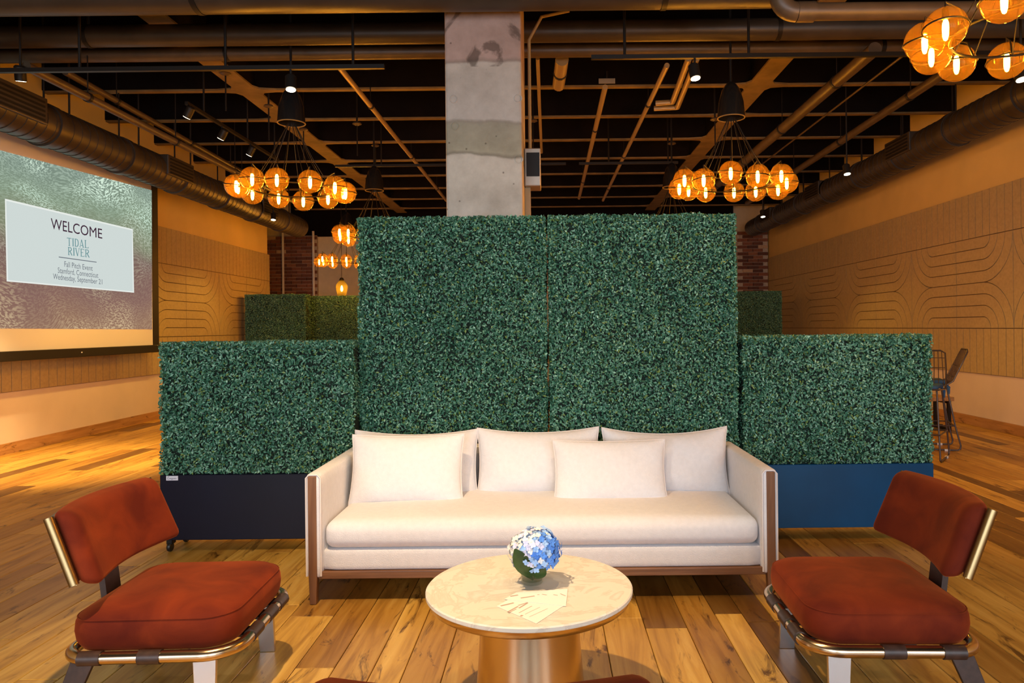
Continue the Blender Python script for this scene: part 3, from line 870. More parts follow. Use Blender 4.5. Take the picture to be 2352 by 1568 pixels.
# ------------------------------------------------------------------ track lights
def track_head(pos, aim, label, lit=True, power=0.0, size=1.0, blend=0.5, angle=60, color=(1, 0.72, 0.40), group=None, drop=0.16):
    t = thing('track_spotlight', label, 'spotlight', pos, 0, group)
    d = (Vector(aim) - Vector(pos)).normalized()
    obj('stem', TB([(0, 0, 0.02), (0, 0, drop)], 0.010, 8), 'black_metal', t)
    L_ = 0.13 * size; r_ = 0.045 * size
    can = obj('can', TB([-d * L_ * 0.7, -d * L_ * 0.6, d * L_ * 0.3], [r_ * 0.7, r_, r_], 20), 'black_metal', t, smooth=True)
    if lit:
        a, b = frame_of(d)
        bm = bmesh.new(); vs = [bm.verts.new(d * (L_ * 0.3 + 0.003) + (a * math.cos(2 * PI * k / 20) + b * math.sin(2 * PI * k / 20)) * r_ * 0.86) for k in range(20)]
        bm.faces.new(vs)
        obj('lens', bm, 'spot_lens', t)
    if power:
        ld = bpy.data.lights.new('spot_light', 'SPOT'); ld.energy = power; ld.spot_size = math.radians(angle); ld.spot_blend = blend
        ld.color = color; ld.shadow_soft_size = 0.045
        lo = bpy.data.objects.new('spot_light', ld); COL.objects.link(lo)
        lo.location = Vector(pos) + d * (L_ * 0.3 + 0.03)
        lo.rotation_euler = d.to_track_quat('-Z', 'Y').to_euler()
    return t
def track(p0, p1, label, rods=()):
    t = thing('light_track', label, 'light track', (0, 0, 0))
    p0, p1 = Vector(p0), Vector(p1)
    if abs(p0.x - p1.x) > abs(p0.y - p1.y): bm = BX(p0.x, p1.x, p0.y - 0.018, p0.y + 0.018, p0.z, p0.z + 0.035)
    else: bm = BX(p0.x - 0.018, p0.x + 0.018, p0.y, p1.y, p0.z, p0.z + 0.035)
    obj('rail', bm, 'black_metal', t)
    for f in rods:
        q = p0.lerp(p1, f); obj('hanger_rod', TB([(q.x, q.y, q.z + 0.035), (q.x, q.y, ZC)], 0.012, 8), 'black_metal', t)
    return t
TY, TZ = 6.0, 1.37 + 598 * 6.0 / FPX
xa, xb = at_y(-100, 157, TY).x, at_y(883, 150, TY).x
track((xa, TY, TZ), (xb, TY, TZ), 'black light track hung left of the column', rods=[(at_y(q, 150, TY).x - xa) / (xb - xa) for q in (183, 518, 811)])
xc, xd = at_y(1358, 135, TY).x, at_y(2480, 128, TY).x
TZ2 = 1.37 + 614 * 6.0 / FPX
track((xc, TY, TZ2), (min(xd, XR - 0.3), TY, TZ2), 'black light track hung right of the column', rods=[(at_y(q, 135, TY).x - xc) / (xd - xc) for q in (1435, 1720)])
hp = at_y(668, 188, TY); track_head((hp.x, TY, TZ - 0.13), (hp.x + 0.12, TY - 0.35, 2.0), 'glowing track spotlight above the left chandelier', power=55, angle=95, drop=0.13)
hp = at_y(1596, 176, TY); track_head((hp.x, TY, TZ2 - 0.13), (hp.x + 0.15, TY - 0.35, 2.0), 'glowing track spotlight beside the bent conduits', power=55, angle=95, drop=0.13)
# far tracks
fa, fb = at_y(770, 384, 11.0), at_y(1300, 380, 11.0)
track((fa.x, 11.0, fa.z), (fb.x, 11.0, fa.z), 'far black light track beside the small far canopy', rods=(0.2, 0.8))
ga, gb = at_y(1215, 372, 10.9), at_y(1560, 376, 10.9)
track((fb.x + 0.2, 11.0, fa.z), (gb.x, 11.0, fa.z), 'far black light track right of the column', rods=(0.3, 0.9))
hp = at_y(1550, 400, 11.0); track_head(hp, hp + Vector((0.05, -0.3, -1)), 'small glowing spotlight left of the right chandelier ring', size=1.0, power=20, angle=100, drop=max(0.05, fa.z - hp.z + 0.005))
# depth track on the left with three small spots
ta, tb_ = at_z(428, 240, 3.85), at_z(640, 370, 3.85)
track((ta.x, ta.y, 3.85), (ta.x, tb_.y, 3.85), 'black light track running away in front of the screen duct', rods=(0.15, 0.6, 0.95))
for i, (q, lab) in enumerate((((432, 262), 'small spotlight nearest the column end of the screen side track, silver sleeve'), ((510, 312), 'middle small spotlight with silver sleeve on the screen side track'), ((575, 350), 'small spotlight nearest the left chandelier on the screen side track'))):
    p = at_x(q[0], q[1], ta.x)
    t = track_head(p, p + Vector((-0.5, 0.15, -0.8)), lab, lit=True, power=110, angle=80, color=(1, 0.57, 0.11), drop=max(0.05, 3.85 - p.z), group='screen side spotlights')
for q, lab in (((1945, 393), 'small glowing spotlight against the right wall duct'), ((1752, 493), 'tiny glowing spotlight beside the far end of the right duct'), ((628, 500), 'tiny glowing spotlight at the far end of the screen duct'), ((2345, 172), 'glowing spotlight under the nearest chandelier on the right')):
    p = at_y(q[0], q[1], {1945: 9.0, 1752: 13.0, 628: 13.0, 2345: 5.4}[q[0]])
    track_head(p, p + Vector((0.03, -0.25, -1)), lab, power={1945: 70, 1752: 70, 628: 90, 2345: 40}[q[0]], angle=110, color=(1, 0.57, 0.11), drop=ZC - p.z - 0.02)
# spotlights over the seating (above the frame)
SEAT_SPOTS = [((-0.95, 2.05, 3.60), (-0.7, 2.8, 0.3), 450, 66), ((0.25, 2.75, 3.60), (0.0, 3.3, 0.3), 80, 78)]
track((-3.0, 2.2, 3.78), (3.0, 2.2, 3.78), 'black light track above the round marble table', rods=(0.2, 0.8))
for i, (p, a, pw, ang) in enumerate(SEAT_SPOTS):
    track_head(p, a, ['track spotlight above the near chair aimed at the table', 'track spotlight above the table aimed at the sofa'][i], power=pw, angle=ang, blend=0.7, color=(1, 0.70, 0.38), drop=3.78 - p[2])
# spot that pools on the floor below the screen
sp_ = (-4.6, 6.3, 3.62)
track_head(sp_, (-5.1, 7.4, 0), 'track spotlight pooling on the floor below the screen', power=1500, angle=50, blend=0.9, color=(1, 0.66, 0.26), drop=ZC - 3.62 - 0.01)

# sprinkler drops: rods with discs
for i, (px_, py_, D_) in enumerate(((518, 170, 8.2), (617, 245, 9.0), (820, 285, 9.6), (862, 335, 11.4), (697, 298, 10.0), (1224, 278, 9.6), (1642, 275, 9.4), (1543, 330, 10.6))):
    p = at_y(px_, py_, D_)
    where = ['on the girder left of the left chandelier canopy', 'above the left chandelier ring toward the screen', 'between the left chandelier and the slanting conduit',
             'beside the small far canopy', 'just behind the left chandelier canopy', 'right next to the concrete column', 'beside the right chandelier canopy', 'between the long conduit and the right chandelier'][i]
    t = thing('sprinkler_drop', 'black sprinkler rod with round plate ' + where, 'sprinkler', p, 0, 'sprinkler drops')
    obj('plate', LT([(0, 0.02), (0.05, 0.02), (0.062, 0), (0.03, -0.015), (0, -0.02)], 16), 'dark_pipe', t, smooth=True)
    obj('rod', TB([(0, 0, 0.02), (0, 0, ZC - p.z)], 0.012, 6), 'black_metal', t)
    obj('tail', TB([(0, 0, -0.02), (0, 0, -0.42)], 0.009, 6), 'black_metal', t)

# ------------------------------------------------------------------ chandeliers
GR_, RING_R, NG = 0.105, 0.50, 12
def sphere_me(name, r, seg=28, rings=16, mat=None, cut=None):
    prof = [(r * math.sin(PI * k / rings), -r * math.cos(PI * k / rings)) for k in range(rings + 1)]
    bm = LT(prof, seg); bmesh.ops.recalc_face_normals(bm, faces=bm.faces)
    me = bpy.data.meshes.new(name); bm.to_mesh(me); bm.free()
    me.polygons.foreach_set('use_smooth', [True] * len(me.polygons)); me.materials.append(MATS[mat])
    return me
globe_me = sphere_me('globe', GR_, mat='amber_glass')
def lathe_me(name, prof, seg, mat):
    bm = LT(prof, seg); bmesh.ops.recalc_face_normals(bm, faces=bm.faces)
    me = bpy.data.meshes.new(name); bm.to_mesh(me); bm.free()
    me.polygons.foreach_set('use_smooth', [True] * len(me.polygons)); me.materials.append(MATS[mat]); return me
bulb_me = lathe_me('bulb', [(0, -0.066), (0.009, -0.060), (0.0150, -0.04), (0.0165, 0.0), (0.0150, 0.025), (0.010, 0.040), (0, 0.045)], 8, 'bulb')
sock_me = lathe_me('socket', [(0, 0.045), (0.016, 0.045), (0.018, 0.06), (0.016, 0.098), (0, 0.10)], 12, 'black_metal')
band_bm = TB([((GR_ + 0.003) * math.cos(2 * PI * k / 32), (GR_ + 0.003) * math.sin(2 * PI * k / 32), 0) for k in range(32)], 0.0045, 6, closed=True)
band_me = bpy.data.meshes.new('band'); band_bm.to_mesh(band_me); band_bm.free(); band_me.materials.append(MATS['black_metal'])
def chandelier(x, y, z, label, phase=0.0, tilt=(0.0, 0.0), canopy=True, ztop=None, ring=RING_R, detail=True):
    t = thing('globe_chandelier', label, 'chandelier', (x, y, z), 0, 'amber globe chandeliers')
    r_ = random.Random(int(x * 100 + y * 10))
    zt = 0.64
    lean = Matrix.Rotation(tilt[0], 3, 'X') @ Matrix.Rotation(tilt[1], 3, 'Y')
    bm = TB([lean @ Vector(((ring - GR_ - 0.02) * math.cos(2 * PI * k / 48), (ring - GR_ - 0.02) * math.sin(2 * PI * k / 48), 0.0)) for k in range(48)], 0.007, 6, closed=True)
    obj('inner_ring', bm, 'black_metal', t, smooth=True)
    for k in range(NG):
        a = phase + 2 * PI * k / NG + r_.uniform(-0.05, 0.05)
        p = lean @ Vector((ring * math.cos(a), ring * math.sin(a), r_.uniform(-0.025, 0.025)))
        g = bpy.data.objects.new('globe', globe_me); COL.objects.link(g); g.parent = t; g.location = p
        rot = (r_.uniform(-0.12, 0.12), r_.uniform(-0.12, 0.12), a)
        for nm, me in (('bulb', bulb_me), ('socket', sock_me), ('band', band_me)):
            c = bpy.data.objects.new(nm, me); COL.objects.link(c); c.parent = g
            if nm == 'band': c.rotation_euler = rot
        # curved arm from the ring and cable up to the canopy
        q = lean @ Vector(((ring - GR_ - 0.02) * math.cos(a), (ring - GR_ - 0.02) * math.sin(a), 0))
        top = p + Vector((0, 0, GR_ - 0.005))
        obj('arm', TB([q, q.lerp(top, 0.35) + Vector((0, 0, 0.06)), top + Vector((0, 0, 0.035)), top], 0.005, 6), 'black_metal', t, smooth=True)
        ap = Vector((0.03 * math.cos(a), 0.03 * math.sin(a), zt))
        if detail: obj('cable', TB([q, q.lerp(ap, 0.5) - Vector((0, 0, 0.03)), ap], 0.0032, 5), 'black_metal', t)
    cp = obj('canopy', LT([(0, zt + 0.34), (0.03, zt + 0.34), (0.05, zt + 0.32), (0.085, zt + 0.27), (0.118, zt + 0.15), (0.130, zt), (0.122, zt), (0.11, zt + 0.13), (0.0, zt + 0.2)], 28), 'black_gloss', t, smooth=True)
    obj('canopy_rim', TB([(0.127 * math.cos(2 * PI * k / 32), 0.127 * math.sin(2 * PI * k / 32), zt) for k in range(32)], 0.006, 6, closed=True), 'joist_flange', cp)
    obj('stem', TB([(0, 0, zt + 0.34), (0, 0, ZC - z)], 0.012, 8), 'black_metal', t)
    return t
CH_Z = 1.37 + 324 * 6.9 / FPX
cl = at_y(671, 436, 6.9)
chandelier(cl.x, 6.9, cl.z, 'ring chandelier of amber globes hanging left of the concrete column', 0.1)
cr = at_y(1681, 424, 6.9)
chandelier(cr.x, 6.9, cr.z, 'ring chandelier of amber globes hanging between column and right wall', 0.26)
cn = at_y(2370, 70, 3.75)
chandelier(cn.x, 3.75, cn.z, 'nearest ring chandelier of amber globes above the right armchair', 0.2)
cf = at_y(861, 541, 10.2)
chandelier(cf.x, 10.2, cf.z, 'far ring chandelier peeking past the left edge of the tall hedge', 0.0)
chandelier(cr.x, 10.2, cf.z, 'far ring chandelier hidden behind the tall hedge on the right', 0.0)
cg = at_y(796, 600, 14.3)
chandelier(cg.x, 14.3, cg.z, 'farthest and smallest ring chandelier above the far hedges', 0.3, canopy=False, ring=0.52)
# smoky pendant in the far corner
pp = at_y(785, 664, 15.7)
t = thing('glass_pendant', 'smoky vase-shaped glass pendant lamp glowing above the far hedges', 'pendant lamp', pp)
obj('shade', LT([(0.075, -0.21), (0.10, -0.10), (0.128, 0.02), (0.122, 0.09), (0.085, 0.15), (0.05, 0.185), (0.05, 0.21)], 24), 'smoke_glass', t, smooth=True)
obj('cap', LT([(0, 0.26), (0.03, 0.25), (0.052, 0.21), (0.052, 0.195), (0, 0.195)], 16), 'black_metal', t, smooth=True)
obj('bulb', LT([(0, -0.05), (0.02, -0.03), (0.026, 0.01), (0.015, 0.06), (0, 0.08)], 12), 'pendant_bulb', t, smooth=True)
obj('cord', TB([(0, 0, 0.25), (0, 0, ZC - pp.z)], 0.006, 6), 'black_metal', t)

# ------------------------------------------------------------------ hedges
def foliage_mesh(W, Dp, z0, z1, seed, dens=15500):
    r = np.random.default_rng(seed)
    hw, hd = W / 2, Dp / 2
    faces = [  # origin, u, v, normal, lu, lv
        ((-hw, -hd, z0), (1, 0, 0), (0, 0, 1), (0, -1, 0), W, z1 - z0),
        ((hw, hd, z0), (-1, 0, 0), (0, 0, 1), (0, 1, 0), W, z1 - z0),
        ((-hw, hd, z0), (0, -1, 0), (0, 0, 1), (-1, 0, 0), Dp, z1 - z0),
        ((hw, -hd, z0), (0, 1, 0), (0, 0, 1), (1, 0, 0), Dp, z1 - z0),
        ((-hw, -hd, z1), (1, 0, 0), (0, 1, 0), (0, 0, 1), W, Dp)]
    Ps, Ns = [], []
    for o, u, v, n, lu, lv in faces:
        k = int(lu * lv * dens)
        a, b = r.random(k) * lu, r.random(k) * lv
        dpt = r.random(k) ** 1.3 * 0.040
        P = np.array(o) + a[:, None] * np.array(u) + b[:, None] * np.array(v) - dpt[:, None] * np.array(n)
        Ps.append(P); Ns.append(np.tile(np.array(n, float), (k, 1)))
    P = np.vstack(Ps); N = np.vstack(Ns); k = len(P)
    # clumps
    fr = r.uniform(9, 22, (6, 3)); ph = r.uniform(0, 6.28, 6)
    cl_ = sum(np.sin(P @ fr[i] + ph[i]) for i in range(6)) / 6.0
    P = P + N * (cl_ * 0.012)[:, None]
    nrm = N * 0.75 + r.normal(0, 0.55, (k, 3)) + np.array((0, 0, 0.25))
    nrm /= np.linalg.norm(nrm, axis=1)[:, None]
    t = r.normal(0, 1, (k, 3)); t -= nrm * (t * nrm).sum(1)[:, None]; t /= np.linalg.norm(t, axis=1)[:, None]
    s = np.cross(nrm, t)
    Lh = r.uniform(0.0085, 0.0135, k)[:, None]; Wd = Lh * r.uniform(0.42, 0.58, k)[:, None]
    base = P - t * Lh; tip = P + t * Lh - nrm * Lh * 0.25
    le = P + s * Wd - t * Lh * 0.05 + nrm * Wd * 0.45; ri = P - s * Wd - t * Lh * 0.05 + nrm * Wd * 0.45
    V = np.stack([base, le, tip, ri], 1).reshape(-1, 3)
    idx = np.arange(k) * 4
    F = np.stack([idx, idx + 2, idx + 1, idx, idx + 3, idx + 2], 1).reshape(-1, 3)
    me = bpy.data.meshes.new('foliage')
    me.vertices.add(len(V)); me.vertices.foreach_set('co', V.astype(np.float32).ravel())
    me.loops.add(len(F) * 3); me.loops.foreach_set('vertex_index', F.astype(np.int32).ravel())
    me.polygons.add(len(F)); me.polygons.foreach_set('loop_start', np.arange(0, len(F) * 3, 3, dtype=np.int32))
    me.polygons.foreach_set('loop_total', np.full(len(F), 3, dtype=np.int32))
    me.update(calc_edges=True)
    fr2 = r.uniform(-7, 7, (4, 3)); ph2 = r.uniform(0, 6.28, 4)
    big = sum(np.sin(P @ fr2[i] + ph2[i]) for i in range(4)) / 4.0
    q = np.clip(r.normal(0.45, 0.24, k) + 0.12 * big, 0, 1)[:, None]
    c0_, c1_, c2_ = np.array((0.018, 0.080, 0.046)), np.array((0.085, 0.265, 0.165)), np.array((0.34, 0.60, 0.40))
    c = np.where(q < 0.5, c0_ + (c1_ - c0_) * q * 2, c1_ + (c2_ - c1_) * (q - 0.5) * 2)
    yel = r.random(k) < 0.06
    c[yel] = np.array((0.17, 0.26, 0.06))
    C = np.repeat(np.hstack([c, np.ones((k, 1))]), 4, axis=0)
    tint_attr(me, 'tint', C)
    me.materials.append(MATS['boxwood_leaf'])
    return me
HW, HD = 1.215, 0.30
low_me = [foliage_mesh(HW - 0.016, HD, 0.487, 1.30, 5), foliage_mesh(HW - 0.016, HD, 0.487, 1.30, 6)]
tall_me = [foliage_mesh(HW - 0.016, HD, 0.487, 2.085, 8), foliage_mesh(HW - 0.016, HD, 0.487, 2.085, 9)]
wheel_prof = [(0, -0.011), (0.026, -0.011), (0.030, -0.006), (0.030, 0.006), (0.026, 0.011), (0, 0.011)]
def hedge(name, x, y, tall, var, label, rz=0.0, sticker=False):
    t = thing(name, label, 'hedge', (x, y, 0), rz, 'boxwood hedge planters')
    me = (tall_me if tall else low_me)[var]; zt = 2.085 if tall else 1.30
    o = objm('foliage', me, None, t); o['kind'] = 'stuff'
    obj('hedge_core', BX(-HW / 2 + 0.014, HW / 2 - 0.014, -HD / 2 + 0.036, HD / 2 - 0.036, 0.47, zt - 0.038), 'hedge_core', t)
    pb = obj('planter_box', BX(-HW / 2 + 0.004, HW / 2 - 0.004, -HD / 2 + 0.006, HD / 2 - 0.006, 0.078, 0.482), 'planter_dark_reflection' if sticker else 'planter_navy', t, bevel=0.004)
    for sx in (-1, 1):
        for sy in (-1, 1):
            c = obj('caster', BX(sx * 0.56 - 0.018, sx * 0.56 + 0.018, sy * 0.10 - 0.028, sy * 0.10 + 0.028, 0.045, 0.078), 'black_metal', t, bevel=0.006)
            bm = bmesh.new(); lathe(bm, wheel_prof, 20)
            bmesh.ops.rotate(bm, verts=bm.verts, cent=(0, 0, 0), matrix=Matrix.Rotation(PI / 2, 3, 'Y'))
            bmesh.ops.translate(bm, verts=bm.verts, vec=(sx * 0.56, sy * 0.10 - 0.012, 0.030))
            obj('wheel', bm, 'rubber', c, smooth=True)
    if sticker:
        sx0 = -HW / 2 + 0.045
        st = obj('maker_sticker', BX(sx0, sx0 + 0.073, -HD / 2 + 0.003, -HD / 2 + 0.0055, 0.449, 0.477), 'sticker', pb)
        # cursive lettering drawn as strokes
        def S(p): return (sx0 + 0.006 + p[0] * 0.061, -HD / 2 + 0.0028, 0.452 + p[1] * 0.022)
        strokes = [[(0.22, 0.85), (0.14, 0.95), (0.06, 0.82), (0.12, 0.62), (0.04, 0.48), (0.03, 0.28), (0.12, 0.2), (0.22, 0.3)],
                   [(0.24, 0.25), (0.27, 0.55), (0.30, 0.25), (0.33, 0.52), (0.37, 0.5), (0.38, 0.25), (0.43, 0.45), (0.49, 0.55), (0.44, 0.3), (0.5, 0.3), (0.5, 0.05), (0.44, 0.02), (0.55, 0.3), (0.56, 0.52), (0.6, 0.27), (0.66, 0.28), (0.66, 0.52), (0.7, 0.27), (0.74, 0.52), (0.78, 0.5), (0.77, 0.28), (0.86, 0.3), (0.9, 0.7), (0.89, 0.3), (0.96, 0.28)]]
        bm = bmesh.new()
        for s_ in strokes: tube(bm, [S(p) for p in s_], 0.0009, 5)
        obj('lettering', bm, 'ink', pb)
    return t
def hx(px_, y): return at_y(px_, 780, y).x
YL, YR, YT = 4.44 + HD / 2, 4.565 + HD / 2, 4.575 + HD / 2
xl = hx(361, 4.44) + HW / 2
hedge('low_hedge', xl, YL, False, 0, 'low boxwood hedge in a reflection-darkened planter behind the sofa arm nearest the screen', sticker=True)
xr_ = hx(2144, 4.565) - HW / 2
hedge('low_hedge', xr_, YR, False, 1, 'low boxwood hedge in a blue planter on the bar stool side of the sofa')
xt0 = hx(820, 4.575) + HW / 2
hedge('tall_hedge', xt0, YT, True, 0, 'tall boxwood hedge directly behind the sofa, half nearest the screen')
hedge('tall_hedge', xt0 + HW + 0.002, YT, True, 1, 'tall boxwood hedge directly behind the sofa, half nearest the bar stools')
p = at_y(561, 690, 14.2); hedge('tall_hedge', p.x + HW / 2, 14.35, True, 1, 'distant tall hedge against the carved wall past the screen')
p = at_y(703, 690, 15.1); hedge('tall_hedge', p.x + HW / 2, 15.25, True, 0, 'distant tall hedge below the smoky glass pendant')
p = at_y(1797, 690, 15.0); hedge('tall_hedge', p.x - HW / 2, 15.15, True, 0, 'distant tall hedge in front of the far right brick pier')

# ------------------------------------------------------------------ sofa
SY = 3.585      # front plane of the arms
SX0, SX1 = -1.222, 1.142
SB = 4.50       # back
sofa = thing('sofa', 'long off-white upholstered sofa with walnut posts and rail', 'sofa', ((SX0 + SX1) / 2, (SY + SB) / 2, 0))
ox, oy = (SX0 + SX1) / 2, (SY + SB) / 2
hwS = (SX1 - SX0) / 2; hdS = (SB - SY) / 2
AT = 0.083
for s in (-1, 1):
    def df(q, s=s): return Vector((q.x, q.y, q.z))
    a = obj('arm', grid_box(AT / 2, hdS, 0.262, 0.025, 8), 'sofa_fabric', sofa, smooth='all', loc=(s * (hwS - AT / 2), 0, 0.388))
    xp = s * (hwS - AT * 0.5) + (s * 0.004)
    bm = bmesh.new()
    # walnut post set in the arm's face, running down into the tapered leg
    prof = [(-0.0215, 0.640), (0.0215, 0.640), (0.0215, 0.14), (0.0165, 0.0), (-0.0165, 0.0), (-0.0215, 0.14)]
    prism(bm, prof, -hdS - 0.006, -hdS + 0.035, lambda u, v, d: (xp + u, d, v))
    obj('post', bm, 'walnut', sofa, bevel=0.005)
    bm = bmesh.new()
    prism(bm, [(-0.02, 0.15), (0.02, 0.15), (0.015, 0), (-0.015, 0)], hdS - 0.06, hdS - 0.02, lambda u, v, d: (xp + u, d, v))
    obj('back_leg', bm, 'walnut', sofa, bevel=0.004)
    # welt along the arm face
    z0_, z1_ = 0.14, 0.645
    xe = s * (hwS - AT / 2)
    obj('welt', TB([(xe - AT / 2 + 0.006, -hdS + 0.004, z0_), (xe - AT / 2 + 0.006, -hdS + 0.004, z1_ - 0.015), (xe - AT / 2 + 0.02, -hdS + 0.004, z1_), (xe + AT / 2 - 0.02, -hdS + 0.004, z1_), (xe + AT / 2 - 0.006, -hdS + 0.004, z1_ - 0.015), (xe + AT / 2 - 0.006, -hdS + 0.004, z0_)], 0.005, 6), 'piping', sofa, smooth=True)
obj('rail', BX(-hwS + 0.06, hwS - 0.06, -hdS + 0.012, -hdS + 0.05, 0.122, 0.160), 'walnut_rail', sofa, bevel=0.004)
obj('back_rail', BX(-hwS + 0.06, hwS - 0.06, hdS - 0.05, hdS - 0.012, 0.122, 0.160), 'walnut_rail', sofa, bevel=0.004)
inner = hwS - AT
obj('seat_base', grid_box(inner + 0.005, hdS - 0.02, 0.055, 0.02, 8), 'sofa_fabric', sofa, smooth='all', loc=(0, 0.005, 0.212))
obj('backrest', grid_box(inner + 0.005, 0.06, 0.262, 0.03, 8), 'sofa_fabric', sofa, smooth='all', loc=(0, hdS - 0.065, 0.392))
def seat_def(q):
    u, v = q.x / inner, q.y / 0.40
    if q.z > 0: q.z += 0.022 * (1 - min(1, abs(u)) ** 4) * (1 - min(1, abs(v)) ** 4)
    q.x += 0.0
    if v < -0.8: q.y -= 0.012 * math.cos(q.z / 0.075 * PI / 2)
    return q
obj('seat_cushion', grid_box(inner - 0.006, 0.395, 0.070, 0.05, 26, seat_def), 'sofa_fabric', sofa, smooth='all', loc=(0, -hdS + 0.02 + 0.395, 0.335))

def cushion(name, px0, px1, pyb, pyt, y, T, tilt, label, cat, ear, seed, group, sag=0.0, roll=0.0, seat=0.42):
    a = at_y((px0 + px1) / 2, pyb, y); b = at_y((px0 + px1) / 2, pyt, y)
    x0, x1 = at_y(px0, pyb, y).x, at_y(px1, pyb, y).x
    hw = (x1 - x0) / 2; hh = (b.z - a.z) / 2 / math.cos(tilt)
    t = thing(name, label, cat, ((x0 + x1) / 2, y, (a.z + b.z) / 2), 0, group)
    t.rotation_euler = (-tilt, roll, 0)
    c = obj('cover', pillow(hw, hh, T, 24, ear, seed, sag), 'sofa_fabric', t, smooth='all')
    obj('piping', TB(pillow_edge(hw, hh, 26, ear, sag), 0.0045, 6, closed=True), 'piping', t, smooth=True)
    return t
BC = 'loose back cushions'
cushion('back_cushion', 814, 1100, 1146, 988, 4.25, 0.105, 0.16, 'off-white back cushion behind the larger throw pillow', 'cushion', 0.055, 1, BC, 0.02)
cushion('back_cushion', 1096, 1378, 1140, 983, 4.25, 0.105, 0.16, 'off-white back cushion in the middle of the sofa', 'cushion', 0.055, 2, BC, 0.02)
cushion('back_cushion', 1384, 1674, 1138, 982, 4.25, 0.105, 0.16, 'off-white back cushion at the sofa end near the dark red chair', 'cushion', 0.055, 3, BC, 0.03)
cushion('throw_pillow', 806, 1066, 1154, 1000, 4.05, 0.075, 0.26, 'off-white rectangular throw pillow leaning at the sofa arm', 'pillow', 0.05, 4, 'throw pillows', 0.004)
cushion('throw_pillow', 1271, 1532, 1155, 1013, 4.05, 0.070, 0.28, 'off-white rectangular throw pillow bridging two back cushions', 'pillow', 0.055, 5, 'throw pillows', 0.0, 0.0)

